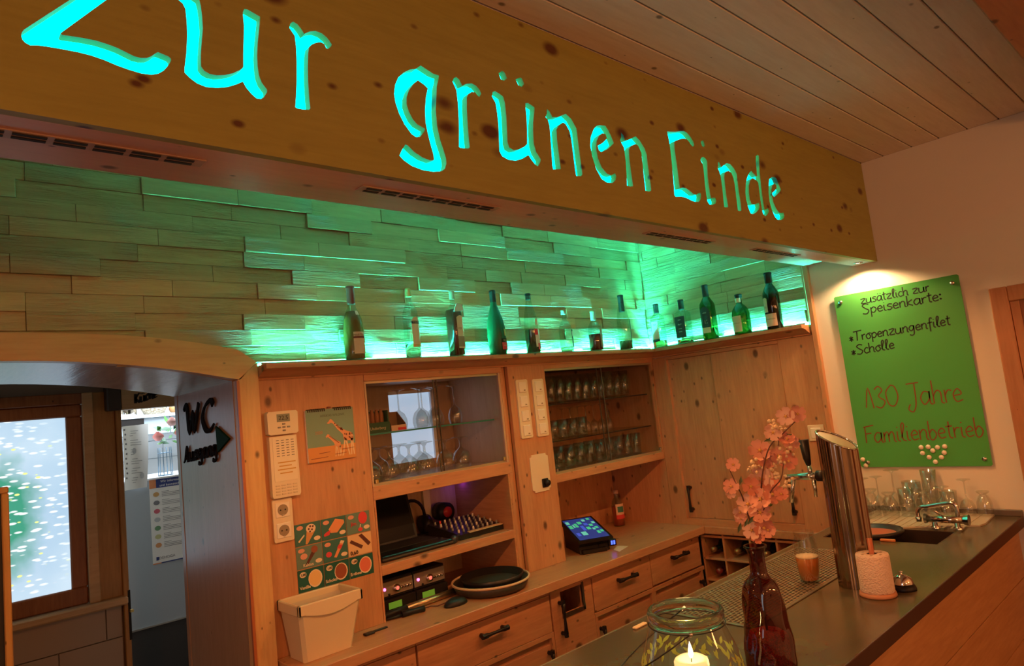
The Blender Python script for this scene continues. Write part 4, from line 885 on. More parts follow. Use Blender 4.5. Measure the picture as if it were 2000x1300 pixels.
for sgn, (x0, x1, y0, y1) in enumerate(((1.036, 1.286, -0.176, -0.164), (1.036, 1.286, -0.014, -0.001), (1.036, 1.048, -0.176, -0.001), (1.274, 1.286, -0.176, -0.001))):
    lid.box(x0, x1, y0, y1, 1.085, 1.122, c=.003)
lid.build('rim', M_BIN, t)
MB().prism([(1.060+.2*i/12, 1.087-0.018*math.sin(PI*i/12)) for i in range(13)]+[(1.260, 1.088), (1.060, 1.088)], 1, -0.176, -0.170).build('grip_lip', M_BIN, t)
frustum(MB(), (1.07, 1.24, -.130, -.028), (1.05, 1.272, -.160, -.016), ZW+.02, 1.10).build('inner_wall', mat('bin_inside', (0.60, 0.52, 0.40), 0.5), t)
# black clip strip lying by the bin
tag(MB().box(1.335, 1.375, -0.085, -0.060, ZW, ZW+.008, c=.002).box(1.375, 1.440, -0.072, -0.058, ZW, ZW+.006, c=.002).build('clip_strip', M_IRON), 'small black clip lying on the worktop beside the bin', 'clip')

# ================================================================ PILASTER: SWITCHES, COVER PLATE
def switches(x0, x1, z0, z1, label):
    t = thing('switch_panel', label, 'switch', ((x0+x1)/2, -0.004, z0), 0, 'switch columns on the pilaster')
    c = .006
    MB().prism([(x0+c, z0), (x1-c, z0), (x1, z0+c), (x1, z1-c), (x1-c, z1), (x0+c, z1), (x0, z1-c), (x0, z0+c)], 1, -0.014, -0.004).build('plate', M_IVORY, t)
    for i in range(4):
        zc = z0+.038+i*(z1-z0-.076)/3
        r_ = MB().box((x0+x1)/2-.026, (x0+x1)/2+.026, -0.0195, -0.013, zc-.027, zc+.027, c=.003).build('rocker', M_WHITE, t)
        MB().box((x0+x1)/2+.004, (x0+x1)/2+.016, -0.0200, -0.0192, zc-.019, zc-.013).build('symbol', mat('switch_symbol', (0.30, 0.22, 0.12), 0.6), r_)
switches(2.311, 2.391, 1.557, 1.849, 'left column of four cream rocker switches')
switches(2.424, 2.504, 1.555, 1.846, 'right column of four cream rocker switches')
t = thing('cover_plate', 'cream cover plate with notched corners and black rotary switch', 'cover plate', (2.412, -0.004, 1.285))
x0, x1, z0, z1, q = 2.352, 2.480, 1.285, 1.470, .014
MB().prism([(x0+q, z0), (x1-q, z0), (x1-q, z0+q*.6), (x1, z0+q), (x1, z1-q), (x1-q, z1-q*.6), (x1-q, z1), (x0+q, z1), (x0+q, z1-q*.6), (x0, z1-q), (x0, z0+q), (x0+q, z0+q*.6)], 1, -0.010, -0.004).build('plate', M_IVORY, t)
MB().lathe([(0, 0), (.006, 0), (.005, .003), (0, .003)], 10, (0, 0, 0)).build('screw', M_BRASS, t)
sc_ = t.children[-1]; sc_.rotation_euler = (PI/2, 0, 0); sc_.location = (2.385-2.412, -0.006, 1.325-1.285)
kb = MB().box(2.418, 2.462, -0.016, -0.0095, 1.302, 1.346, c=.003).build('socket_block', M_BLACK, t)
MB().tube([(2.444, -0.016, 1.324), (2.444, -0.034, 1.324)], [.017, .014], 16).build('rotary_knob', M_BLACK, kb)

# ================================================================ GLASSES
def g_goblet(h=.15, r=.042):     # stands upside down, foot on top
    return [(r*.90, 0), (r, h*.10), (r*1.02, h*.28), (r*.80, h*.50), (r*.35, h*.62), (r*.14, h*.68), (r*.12, h*.86), (r*.30, h*.95), (r*.88, h*.985), (r*.90, h), (0, h)]
def g_wine(h=.19, r=.036):
    return [(r*.86, 0), (r, h*.12), (r*.98, h*.24), (r*.70, h*.38), (r*.25, h*.45), (r*.10, h*.50), (r*.09, h*.92), (r*.35, h*.965), (r*.92, h*.99), (r*.92, h), (0, h)]
def g_tumbler(h=.12, r=.032): return [(0, .006), (r*.80, .006), (r*.82, 0), (r*.86, 0), (r, h), (r*.97, h), (r*.82, .012)]
def g_tall(h=.15, r=.030): return [(0, .008), (r*.82, .008), (r*.84, 0), (r*.9, 0), (r*.94, h*.4), (r, h), (r*.96, h), (r*.84, .014)]
def g_beer(h=.14, r=.034): return [(r*.92, 0), (r, h*.25), (r*.95, h*.55), (r*.62, h*.80), (r*.40, h*.86), (r*.80, h*.96), (r*.84, h), (0, h)]
proto = {}
def glass(kind, prof_, label, loc, cat='glass', group=None, n=18, name='drinking_glass', mt=None):
    key = (kind, tuple(prof_))
    if key not in proto:
        mb = MB().lathe(prof_, n); me_ = bpy.data.meshes.new(name); me_.from_pydata(mb.v, [], mb.f); me_.update(); me_.materials.append(mt or G_CLEAR)
        me_.polygons.foreach_set('use_smooth', [True]*len(mb.f)); proto[key] = me_
    o = bpy.data.objects.new(name, proto[key]); COL.objects.link(o); o.location = loc
    return tag(o, label, cat, group)
ORD = ['first', 'second', 'third', 'fourth', 'fifth', 'sixth', 'seventh', 'eighth', 'ninth', 'tenth', 'eleventh', 'twelfth']
for i, (x, y) in enumerate(((1.527, .10), (1.624, .11), (1.722, .10), (1.82, .12), (1.93, .11), (2.04, .13))):
    glass('goblet', g_goblet(.145, .046), 'upside down goblet on the cabinet floor, %s from the left' % ORD[i], (x, y, 1.4590), group='goblets on the cabinet floor', name='goblet')
for i, (x, y) in enumerate(((1.56, .26), (1.67, .27), (1.78, .27), (1.895, .27))):
    glass('goblet', g_goblet(.145, .046), 'rear upside down goblet on the cabinet floor, %s from the left' % ORD[i], (x, y, 1.4590), group='goblets on the cabinet floor', name='goblet')
for i, (x, y) in enumerate(((1.755, .20), (1.815, .12), (1.90, .22), (1.905, .12), (1.985, .25), (2.065, .18))):
    glass('wine', g_wine(.185, .036), 'upside down wine glass on the upper glass shelf, %s from the left' % ORD[i], (x, y, 1.6712), group='wine glasses on the upper glass shelf', name='wine_glass')
t = thing('bottle_box', 'green carton of small brown paper wrapped bottles', 'carton', (1.56, .14, 1.6708))
M_GRN = mat('dark_green_carton', (0.01, 0.085, 0.04), 0.45); M_WRAP = mat('brown_wrap', (0.33, 0.13, 0.05), 0.6)
MB().box(1.500, 1.622, .075, .082, 1.6708, 1.715).build('front_board', M_GRN, t); MB().box(1.500, 1.622, .16, .168, 1.6708, 1.765).build('back_board', M_GRN, t)
MB().box(1.616, 1.622, .082, .16, 1.6708, 1.765).build('side_board', M_GRN, t); MB().box(1.500, 1.622, .082, .16, 1.6708, 1.676).build('base_board', M_GRN, t)
for i in range(5): MB().lathe([(0, 0), (.0105, 0), (.0105, .075), (.006, .09), (.006, .095), (0, .095)], 12, (1.512+i*.023, .112, 1.677)).build('small_bottle', M_WRAP, t)
lettering('Underberg', 0.018, mat('green_carton_print', (0.6, 0.55, 0.35), 0.5), t, (1.560, .0745, 1.690), shear=.2)
t = thing('snack_box', 'small open cardboard box on the upper glass shelf', 'box', (1.672, .12, 1.6708))
M_CB = mat('brown_cardboard', (0.22, 0.12, 0.07), 0.7)
MB().box(1.634, 1.712, .084, .088, 1.6708, 1.695).build('front_board', P_PINK, t); MB().box(1.634, 1.712, .15, .154, 1.6708, 1.755).build('back_board', M_CB, t)
MB().prism([(.088, 1.6708), (.15, 1.6708), (.15, 1.755), (.088, 1.70)], 0, 1.634, 1.638).build('side_board', M_CB, t); MB().prism([(.088, 1.6708), (.15, 1.6708), (.15, 1.755), (.088, 1.70)], 0, 1.708, 1.712).build('side_board', M_CB, t)
MB().box(1.638, 1.708, .088, .15, 1.671, 1.674).build('base_board', M_CB, t); MB().box(1.668, 1.708, .0828, .0842, 1.672, 1.684).build('red_print', P_RED, t)
for i, (x, y) in enumerate(((1.515, .22), (1.565, .24), (1.535, .30), (1.60, .30))):
    glass('stack', g_tumbler(.10+.02*i, .026), 'small glass behind the green carton, %s from the left' % ORD[i], (x, y, 1.6712), group='small glasses behind the carton')
# three rows in the right cabinet
def rowset(z, items, rowname, grp):
    for i, (kind, pr_, x, y) in enumerate(items): glass(kind, pr_, '%s of the right cabinet, %s from the left' % (rowname, ORD[i % 12]) if i < 12 else '%s at the right end of the right cabinet' % rowname, (x, y, z+.0008), group=grp)
random.seed(11)
rowset(1.709, [('tall', g_tall(.155, .029), 2.60+i*.072, .11) for i in range(11)], 'tall glass, front row of the top shelf', 'glasses on the top shelf of the right cabinet')
rowset(1.709, [('tall', g_tall(.155, .029), 2.64+i*.075, .22) for i in range(8)], 'tall glass, rear row of the top shelf', 'glasses on the top shelf of the right cabinet')
rowset(1.515, [('mug', g_tumbler(.105, .033), 2.585+i*.078, .11) for i in range(5)], 'tumbler on the middle shelf', 'glasses on the middle shelf of the right cabinet')
rowset(1.515, [('pils', g_wine(.165, .029), 2.86+i*.068, .22) for i in range(7)], 'upside down stemmed glass', 'glasses on the middle shelf of the right cabinet')
rowset(1.350, [('tumb', g_tumbler(.13, .033), 2.60+i*.085, .11) for i in range(10)], 'tumbler, front row of the lowest shelf', 'glasses on the floor of the right cabinet')
rowset(1.350, [('short', g_tumbler(.10, .034), 2.63+i*.09, .23) for i in range(7)], 'short tumbler, rear row of the lowest shelf', 'glasses on the floor of the right cabinet')

# ================================================================ OPEN SHELF CONTENTS
M_LAP = mat('black_laptop', (0.010, 0.010, 0.011), 0.3); M_LAPG = mat('laptop_edge', (0.16, 0.15, 0.13), 0.25, 0.5)
t = thing('laptop', 'open black laptop on the middle shelf', 'laptop', (1.68, .12, 1.140))
MB().box(1.500, 1.870, .03, .27, 1.1415, 1.166, c=.004).build('base', M_LAP, t)
MB().box(1.500, 1.870, .027, .032, 1.150, 1.156).build('front_trim', M_LAPG, t)
MB().box(1.52, 1.85, .12, .25, 1.1655, 1.1672).build('keyboard', mat('laptop_keys', (0.02, 0.02, 0.02), 0.6), t)
MB().prism([(.268, 1.166), (.282, 1.166), (.346, 1.392), (.336, 1.395)], 0, 1.500, 1.840).build('screen', M_LAP, t)
MB().prism([(.2668, 1.176), (.2680, 1.176), (.3300, 1.385), (.3290, 1.385)], 0, 1.515, 1.826).build('display', mat('dark_display', (0.008, 0.008, 0.009), 0.15), t)
t = thing('mixing_desk', 'black audio mixing desk with rows of knobs', 'mixer', (2.05, .15, 1.140))
MB().prism([(.06, 1.141), (.31, 1.141), (.31, 1.200), (.06, 1.165)], 0, 1.93, 2.195).build('body', M_BLACK, t)
MB().prism([(.055, 1.1655), (.075, 1.1690), (.075, 1.171), (.055, 1.1675)], 0, 1.985, 2.19).build('scribble_strip', mat('mixer_strip', (0.55, 0.40, 0.22), 0.5), t)
kn = [mat('knob_white', (0.6, 0.55, 0.48), 0.4), mat('knob_grey', (0.20, 0.20, 0.19), 0.4), mat('knob_red', (0.5, 0.04, 0.03), 0.4)]
for r in range(5):
    for c_ in range(9):
        y = .09+r*.045; z = 1.165+(y-.06)*.14
        MB().lathe([(0, 0), (.006, 0), (.0045, .016), (0, .016)], 7, (1.948+c_*.029, y, z)).build('knob', kn[0 if (r+c_) % 3 == 0 else (2 if r == 4 and c_ % 4 == 1 else 1)], t)
t = thing('headphones', 'black headphones leaning behind the mixing desk', 'headphones', (1.95, .345, 1.1408))
MB().tube([(1.885+.075*math.cos(a), .37, 1.235+.085*math.sin(a)) for a in [PI*i/10 for i in range(11)]], .008, 8).build('headband', M_BLACK, t)
for x in (1.812, 1.958): MB().tube([(x-.018, .37, 1.195), (x+.018, .37, 1.195)], .045, 16).build('ear_cup', M_BLACK, t)
MB().box(1.80, 1.97, .345, .395, 1.1408, 1.152, c=.003).build('stand_foot', M_BLACK, t)
t = thing('web_camera', 'small black camera with red ring beside the headphones', 'camera', (2.07, .36, 1.140))
MB().lathe([(0, 0), (.03, 0), (.03, .01), (.008, .02), (.008, .05), (0, .05)], 14, (2.07, .37, 1.1405)).build('foot', M_BLACK, t)
MB().tube([(2.07, .33, 1.235), (2.07, .40, 1.235)], .046, 18).build('head', M_BLACK, t)
MB().tube([(2.07, .325, 1.235), (2.07, .331, 1.235)], .026, 16).build('lens_ring', mat('red_ring', (0.45, 0.03, 0.03), 0.3), t)
t = thing('microphone', 'black cable microphone lying in front of the mixing desk', 'microphone', (1.87, .03, 1.140))
MB().tube([(1.885, .045, 1.156), (1.915, .06, 1.156), (1.965, .10, 1.156)], [.015, .012, .010], 12).build('handle', M_BLACK, t)
MB().ball((1.878, .038, 1.160), .019, 12).build('grille', mat('mic_grille', (0.05, 0.05, 0.05), 0.4, 0.5), t)
t = thing('violet_lamp', 'small violet lamp in the upper corner of the shelf unit', 'lamp', (2.185, .36, 1.37))
MB().box(2.165, 2.204, .34, .38, 1.375, 1.400, c=.004).build('housing', M_BLACK, t)
MB().box(2.172, 2.197, .347, .373, 1.371, 1.376).build('lens', mat('violet_led', (0.2, 0.05, 0.5), 0.4, emit=(0.22, 0.04, 1.0), estr=14.0), t)
M_SILV = mat('silver_front', (0.42, 0.37, 0.30), 0.32, 0.7); M_LCD = mat('green_lcd', (0.10, 0.20, 0.02), 0.3, emit=(0.10, 0.26, 0.02), estr=0.55); M_PINKLED = mat('pink_led', (0.6, 0.1, 0.3), 0.3, emit=(1.0, 0.10, 0.45), estr=6.0); M_REDLED = mat('red_led', (0.6, 0.1, 0.1), 0.3, emit=(1.0, 0.12, 0.08), estr=1.6)
def receiver(x0, label, n_):
    t = thing('radio_receiver', label, 'receiver', (x0+.085, .16, ZW), 0, 'radio receivers under the laptop shelf')
    MB().box(x0, x0+.166, .09, .30, ZW+.062, 1.060, c=.002).build('tuner', M_BLACK, t)
    f = MB().box(x0+.002, x0+.164, .084, .091, ZW+.072, 1.050, c=.0015).build('front_panel', M_SILV, t)
    MB().tube([(x0+.022, .084, 1.022), (x0+.022, .081, 1.022)], .006, 10).build('power_light', M_PINKLED, f)
    MB().tube([(x0+.078, .084, 1.018), (x0+.078, .070, 1.018)], [.017, .015], 16).build('dial', M_CHROME, f)
    MB().tube([(x0+.078, .070, 1.018), (x0+.078, .0690, 1.018)], .008, 10).build('dial_light', M_REDLED, f)
    for i in range(4): MB().tube([(x0+.102+i*.015, .084, 1.016), (x0+.102+i*.015, .075, 1.016)], .0055, 8).build('button', M_CHROME, f)
    MB().tube([(x0+.042, .084, .998), (x0+.042, .080, .998)], .005, 8).build('jack', M_BLACK, f)
    MB().box(x0, x0+.166, .07, .30, ZW+.001, ZW+.060, c=.002).build('charger_base', M_BLACK, t)
    MB().box(x0+.028, x0+.092, .0685, .0705, ZW+.022, ZW+.048).build('display', M_LCD, t)
    MB().box(x0, x0+.166, .068, .072, ZW+.004, ZW+.010).build('base_trim', M_STEEL, t)
receiver(1.508, 'left silver radio receiver with green display', 0); receiver(1.678, 'right silver radio receiver with green display', 1)
t = thing('rolled_screen', 'slim silver tube with black grip lying before the receivers', 'tube', (1.68, .03, ZW))
MB().tube([(1.484, .030, ZW+.016), (1.60, .036, ZW+.016)], .0135, 12).build('black_grip', M_BLACK, t)
MB().tube([(1.60, .036, ZW+.016), (1.875, .050, ZW+.016)], .0150, 14).build('tube', mat('silver_tube', (0.50, 0.42, 0.26), 0.25, 0.9), t)
MB().tube([(1.478, .0297, ZW+.016), (1.486, .030, ZW+.016)], .0140, 12).build('end_cap', M_CHROME, t)
t = thing('hand_microphone', 'black hand microphone lying at the front of the worktop', 'microphone', (1.56, -.01, ZW))
MB().tube([(1.470, .008, ZW+.008), (1.545, -.012, ZW+.011)], [.004, .007], 8).build('cable_end', M_BLACK, t)
MB().tube([(1.545, -.012, ZW+.014), (1.60, -.024, ZW+.014), (1.64, -.034, ZW+.014)], [.0135, .011, .0125], 12).build('body', M_BLACK, t)
t = thing('computer_mouse', 'black computer mouse on the worktop beside the round tray', 'mouse', (1.768, -.080, ZW))
MB().lathe([(0, .0305), (.45, .029), (.78, .021), (.97, .009), (1.0, .003), (.97, 0), (0, 0)], 22, (1.768, -.080, ZW+.0005), .058, .034).build('shell', M_BLACK, t)
MB().tube([(1.735, -.060, ZW+.016), (1.71, -.03, ZW+.004), (1.70, .003, ZW+.002), (1.66, .008, ZW+.002)], .0022, 6).build('cable', mat('dark_cable', (0.10, 0.035, 0.02), 0.5), t)
t = thing('round_tray', 'round serving tray with pale rim on the worktop', 'tray', (2.0, -.045, ZW))
MB().lathe([(0, .004), (.13, .004), (.150, .014), (.172, .046), (.176, .046), (.160, .010), (.14, 0), (0, 0)], 40, (1.998, -.045, ZW+.0005)).build('dish', mat('dark_tray', (0.05, 0.045, 0.035), 0.4), t)
MB().tube([(1.998+.174*math.cos(2*PI*i/40), -.045+.174*math.sin(2*PI*i/40), ZW+.046) for i in range(40)], .0055, 8, closed=True).build('rim', mat('tray_rim', (0.60, 0.42, 0.26), 0.4), t)
t = thing('black_tray', 'black round tray stacked inside the pale rimmed tray', 'tray', (2.015, -.045, ZW+.03))
MB().lathe([(0, .004), (.125, .004), (.140, .034), (.144, .034), (.130, 0), (0, 0)], 40, (2.012, -.040, ZW+.030)).build('dish', mat('black_tray', (0.013, 0.011, 0.010), 0.35), t)
MB().lathe([(0, 0), (.126, 0)], 36, (2.012, -.040, ZW+.0350)).build('mat', mat('tray_mat', (0.035, 0.028, 0.018), 0.55), t)

# ================================================================ TILL NOOK
t = thing('till', 'black touch screen till with blue and green buttons', 'till', (2.70, .05, ZW))
def Rz(p, c=(2.76, .04), a=-0.48): x, y = p[0]-2.71, p[1]-.035; return (c[0]+x*math.cos(a)-y*math.sin(a), c[1]+x*math.sin(a)+y*math.cos(a), p[2])
def rb(mb): mb.v = [Rz(v) for v in mb.v]; return mb
rb(MB().prism([(-.045, ZW+.001), (.19, ZW+.001), (.20, 1.03), (.17, 1.046), (-.06, .992), (-.075, .982), (-.03, .955)], 0, 2.632, 2.788)).build('housing', M_BLACK, t)
rb(MB().box(2.64, 2.78, -.060, .02, ZW+.001, ZW+.022, c=.004)).build('foot', M_BLACK, t)
rb(MB().prism([(-.085, .982), (.205, 1.052), (.202, 1.065), (-.089, .995)], 0, 2.614, 2.806)).build('screen_frame', M_BLACK, t)
def on_scr(u, v, h=0.0): y = -.083+.279*v; z = .9967+(1.0640-.9967)*v+h; return (2.622+.176*u, y, z)
def squad(nm, u0, u1, v0, v1, mt_, h, par=None):
    mb = MB().add([on_scr(u0, v0, h), on_scr(u1, v0, h), on_scr(u1, v1, h), on_scr(u0, v1, h)], [(0, 1, 2, 3)]); return rb(mb).build(nm, mt_, par or t)
S_BG = mat('till_screen', (0.02, 0.03, 0.12), 0.2, emit=(0.03, 0.06, 0.30), estr=0.55); S_GR = mat('till_green_key', (0.05, 0.4, 0.2), 0.2, emit=(0.06, 0.55, 0.24), estr=0.7); S_CY = mat('till_cyan_key', (0.1, 0.4, 0.4), 0.2, emit=(0.14, 0.60, 0.42), estr=0.7); S_BL = mat('till_blue_key', (0.05, 0.1, 0.4), 0.2, emit=(0.05, 0.10, 0.65), estr=0.7)
scn = squad('screen', 0.03, .97, .03, .97, S_BG, .0008)
for u, v, m_, a, b in ((.06, .55, S_GR, .11, .15), (.06, .76, S_CY, .11, .12), (.20, .58, S_CY, .05, .15), (.27, .58, S_GR, .09, .18), (.40, .70, S_GR, .13, .12), (.60, .80, S_CY, .10, .10), (.78, .85, S_GR, .10, .08), (.54, .42, S_GR, .12, .12), (.70, .55, S_GR, .11, .10), (.84, .66, S_CY, .10, .09), (.70, .38, S_CY, .08, .09), (.80, .42, S_GR, .10, .09), (.74, .20, S_GR, .09, .12), (.86, .24, S_GR, .09, .10), (.26, .20, S_CY, .16, .16), (.40, .40, S_BL, .10, .22), (.56, .62, S_BL, .12, .10), (.10, .20, S_BL, .10, .14)):
    squad('key', u, u+a, v, v+b, m_, .0014, scn)
rb(MB().box(2.792, 2.835, -.055, -.03, ZW+.02, ZW+.055, c=.003)).build('card_reader', M_BLACK, t)
rb(MB().box(2.74, 2.80, -.04, .0, ZW+.001, ZW+.04, c=.003)).build('reader_arm', M_BLACK, t)
for i in range(2): rb(MB().box(2.803+i*.014, 2.812+i*.014, -.0565, -.0545, ZW+.028, ZW+.048)).build('blue_light', mat('blue_led', (0.05, 0.1, 0.6), 0.3, emit=(0.05, 0.10, 1.0), estr=3.0), t)
t = thing('juice_bottle', 'orange juice bottle with green picture label in the nook', 'bottle', (3.345, .30, ZW))
MB().lathe([(0, 0), (.034, 0), (.037, .006), (.037, .12), (.030, .150), (.016, .172), (.014, .19), (.014, .205), (0, .205)], 24, (3.345, .30, ZW+.0005)).build('body', G_BOT, t)
MB().lathe([(0, .004), (.034, .004), (.035, .05), (.035, .118), (0, .118)], 20, (3.345, .30, ZW+.0005)).build('juice', mat('red_orange_juice', (0.42, 0.05, 0.02), 0.3), t)
for nm, m_, r_, z0, z1 in (('label', P_PINK, .0378, .045, .135), ('label_band', I_RD, .0384, .045, .070), ('label_picture', mat('juice_green', (0.05, 0.20, 0.14), 0.5), .0384, .085, .120)):
    a0, a1 = (-2.75, -0.9) if nm != 'label_picture' else (-2.45, -1.35)
    mb = patch(r_, a0, a1, z0, z1, off=0); mb.v = [(p[0]+3.345, p[1]+.30, p[2]+ZW) for p in mb.v]; mb.build(nm, m_, t)
MB().lathe([(0, .195), (.0155, .195), (.0155, .215), (0, .215)], 14, (3.345, .30, ZW)).build('cap', P_PINK, t)
o = MB().add([(2.78, -.150, ZW+.0015), (2.90, -.115, ZW+.0015), (2.885, -.050, ZW+.0015), (2.80, -.095, ZW+.0015), (2.78, -.150, ZW+.0025), (2.90, -.115, ZW+.0025), (2.885, -.050, ZW+.0025), (2.80, -.095, ZW+.0025)], [(0, 3, 2, 1), (4, 5, 6, 7), (0, 1, 5, 4), (1, 2, 6, 5), (2, 3, 7, 6), (3, 0, 4, 7)]).build('paper_slip', mat('buff_paper', (0.74, 0.64, 0.46), 0.7))
tag(o, 'buff paper slip lying on the worktop beside the till', 'paper')
t = thing('wall_socket', 'cream socket plate on the corner panel behind the beer tap', 'socket', (XR, -.947, 1.38))
MB().box(XR-.010, XR, -.988, -.906, 1.380, 1.462, c=.003).build('plate', M_IVORY, t); MB().box(XR-.014, XR-.009, -.973, -.921, 1.395, 1.447, c=.003).build('insert', M_WHITE, t)

# ================================================================ BAR COUNTER
def bartop():
    mt = mat('dark_laminate', (0.085, 0.075, 0.05), 0.24, spec=0.6); k = N(mt)
    n = k.noise(k.coord((1, 1, 1)), 5.0, 4); k.l(k.ramp(n, [(0.3, (0.075, 0.055, 0.026)), (0.7, (0.110, 0.082, 0.040))]), k.b.inputs['Base Color'])
    return mt
M_BAR = bartop(); M_BARE = mat('bar_edge', (0.050, 0.022, 0.012), 0.4)
YC, YS = -1.752, -1.120
SKX0, SKX1, SKY0, SKY1 = 2.885, 3.118, -1.60, -1.17       # sink cut-out
bar = thing('bar_counter', 'bar counter with dark top and wooden guest side front', 'bar', (2.1, -1.43, 0))
top = MB()
for a, b, c_, d in ((0.75, SKX0, YC+.004, YS), (SKX0, SKX1, YC+.004, SKY0), (SKX0, SKX1, SKY1, YS), (SKX1, XR-.001, YC+.004, YS)):
    top.box(a, b, c_, d, ZB-.040, ZB)
top.build('top_board', M_BAR, bar)
MB().box(0.75, XR-.001, YC, YC+.006, ZB-.042, ZB+.0005, c=.0015).build('guest_edge', M_BARE, bar)
MB().box(0.75, XR-.001, YS-.004, YS+.004, ZB-.042, ZB+.0005, c=.0015).build('staff_edge', mat('staff_edge', (0.16, 0.12, 0.07), 0.3), bar)
MB().box(XR-.016, XR-.001, YC, YS, ZB, ZB+.026, c=.002).build('upstand', mat('upstand', (0.13, 0.10, 0.075), 0.35), bar)
for i in range(5): MB().box(0.80, XR-.002, YC+.028, YC+.046, .02+i*.195, .212+i*.195, c=.0015).build('front_board', W_BAR, bar)
MB().box(0.80, 2.86, YS-.10, YS-.085, 0.0, ZB-.042).build('staff_board', W_X, bar)
MB().box(0.80, 0.82, YC+.046, YS-.10, 0.0, ZB-.042).build('end_board', W_BAR, bar)
# perforated drip grid
t = thing('drip_grid', 'perforated steel drip grid set along the bar top', 'drip grid', (2.22, -1.30, ZB))
GX0, GX1, GY0, GY1 = 1.775, 2.665, -1.446, -1.165
def grid_mat():
    mt = mat('perforated_steel', (0.60, 0.50, 0.34), 0.35, 0.9); k = N(mt)
    br = k.n('ShaderNodeTexBrick'); br.offset = 0.5
    br.inputs['Color1'].default_value = (0, 0, 0, 1); br.inputs['Color2'].default_value = (0, 0, 0, 1); br.inputs['Mortar'].default_value = (1, 1, 1, 1)
    br.inputs['Scale'].default_value = 1.0; br.inputs['Mortar Size'].default_value = 0.0026; br.inputs['Mortar Smooth'].default_value = 0.2
    br.inputs['Brick Width'].default_value = 0.021; br.inputs['Row Height'].default_value = 0.0125
    k.l(k.coord((1, 1, 1)), br.inputs['Vector']); c_ = k.mix(br.outputs[0], (0.02, 0.012, 0.008), (0.66, 0.55, 0.36)); k.l(c_, k.b.inputs['Base Color'])
    return mt
MB().box(GX0, GX1, GY0, GY1, ZB+.0006, ZB+.0030).build('tray_base', mat('drip_dark', (0.015, 0.010, 0.007), 0.5), t)
M_GRID = mat('steel_bar', (0.62, 0.52, 0.36), 0.32, 0.85)
gm = MB(); nr = 22; p_ = (GY1-GY0)/nr
for i in range(nr+1): gm.box(GX0, GX1, GY0+i*p_-.0018, GY0+i*p_+.0018, ZB+.0030, ZB+.0052)
for i in range(nr):
    x = GX0+.011*(i % 2)
    while x < GX1: gm.box(x-.0018, x+.0018, GY0+i*p_, GY0+(i+1)*p_, ZB+.0030, ZB+.0050); x += .022
o = gm.build('mesh_bars', M_GRID, t); o['kind'] = 'stuff'
for a in ((GX0-.012, GX1+.012, GY0-.012, GY0), (GX0-.012, GX1+.012, GY1, GY1+.012), (GX0-.012, GX0, GY0, GY1), (GX1, GX1+.012, GY0, GY1)):
    MB().box(*a, ZB+.0006, ZB+.0040, c=.001).build('rim', mat('grid_rim', (0.30, 0.24, 0.16), 0.35, 0.8), t)
# sink, drainer
t = thing('sink', 'dark steel sink basin let into the bar end', 'sink', (3.0, -1.385, ZB-.16))
M_SINK = mat('sink_steel', (0.20, 0.13, 0.10), 0.3, 0.9)
e = .0015
MB().box(SKX0+e, SKX1-e, SKY0+e, SKY1-e, ZB-.165, ZB-.160).box(SKX0+e, SKX0+.006, SKY0+e, SKY1-e, ZB-.16, ZB-.001).box(SKX1-.006, SKX1-e, SKY0+e, SKY1-e, ZB-.16, ZB-.001).box(SKX0+.006, SKX1-.006, SKY0+e, SKY0+.006, ZB-.16, ZB-.001).box(SKX0+.006, SKX1-.006, SKY1-.006, SKY1-e, ZB-.16, ZB-.001).build('basin', M_SINK, t)
MB().lathe([(0, .0), (.022, 0), (.022, .003), (0, .003)], 16, (3.0, -1.385, ZB-.1598)).build('drain', M_CHROME, t)
t = thing('drainer', 'pale ribbed glass drainer along the right wall', 'drainer', (3.30, -1.40, ZB))
MB().prism([(3.122, -1.175), (3.462, -1.175), (3.462, -1.655), (3.275, -1.665), (3.235, -1.655), (3.122, -1.40)], 2, ZB+.0006, ZB+.007).build('plate', mat('drainer_plate', (0.62, 0.56, 0.42), 0.3, 0.3), t)
for i in range(14): MB().box(3.14, 3.45, -1.20-i*.032, -1.190-i*.032, ZB+.007, ZB+.0095, c=.001).build('rib', MATS['drainer_plate'], t)
# mixer tap
t = thing('mixer_tap', 'chrome mixer tap with swivel spout beside the sink', 'tap', (3.13, -1.55, ZB))
MB().tube([(3.13, -1.500, ZB+.045), (3.13, -1.630, ZB+.045)], .0155, 14).build('body', M_CHROME, t)
for y in (-1.525, -1.605): MB().lathe([(.018, 0), (.018, .006), (.011, .012), (.011, .045), (0, .045)], 14, (3.13, y, ZB+.0075)).build('foot', M_CHROME, t)
MB().tube(smooth_path([(3.13, -1.610, ZB+.055), (3.13, -1.612, ZB+.085), (3.13, -1.605, ZB+.107), (3.13, -1.58, ZB+.108), (3.13, -1.51, ZB+.094), (3.13, -1.485, ZB+.090), (3.13, -1.470, ZB+.075), (3.13, -1.468, ZB+.045)], 4), .0085, 12).build('spout', M_CHROME, t)
MB().tube([(3.13, -1.468, ZB+.050), (3.13, -1.468, ZB+.032)], .0115, 12).build('nozzle', M_CHROME, t)
MB().tube([(3.13, -1.49, ZB+.045), (3.13, -1.500, ZB+.045)], [.020, .018], 12, False).build('hand_wheel', mat('tap_wheel', (0.18, 0.25, 0.22), 0.2, 0.8), t)
MB().tube([(3.13, -1.630, ZB+.045), (3.13, -1.648, ZB+.045)], [.018, .022], 12, False).build('hand_wheel', M_CHROME, t)
MB().tube([(3.12, -1.56, ZB+.058), (3.085, -1.545, ZB+.085)], .0045, 8).build('lever', M_CHROME, t)
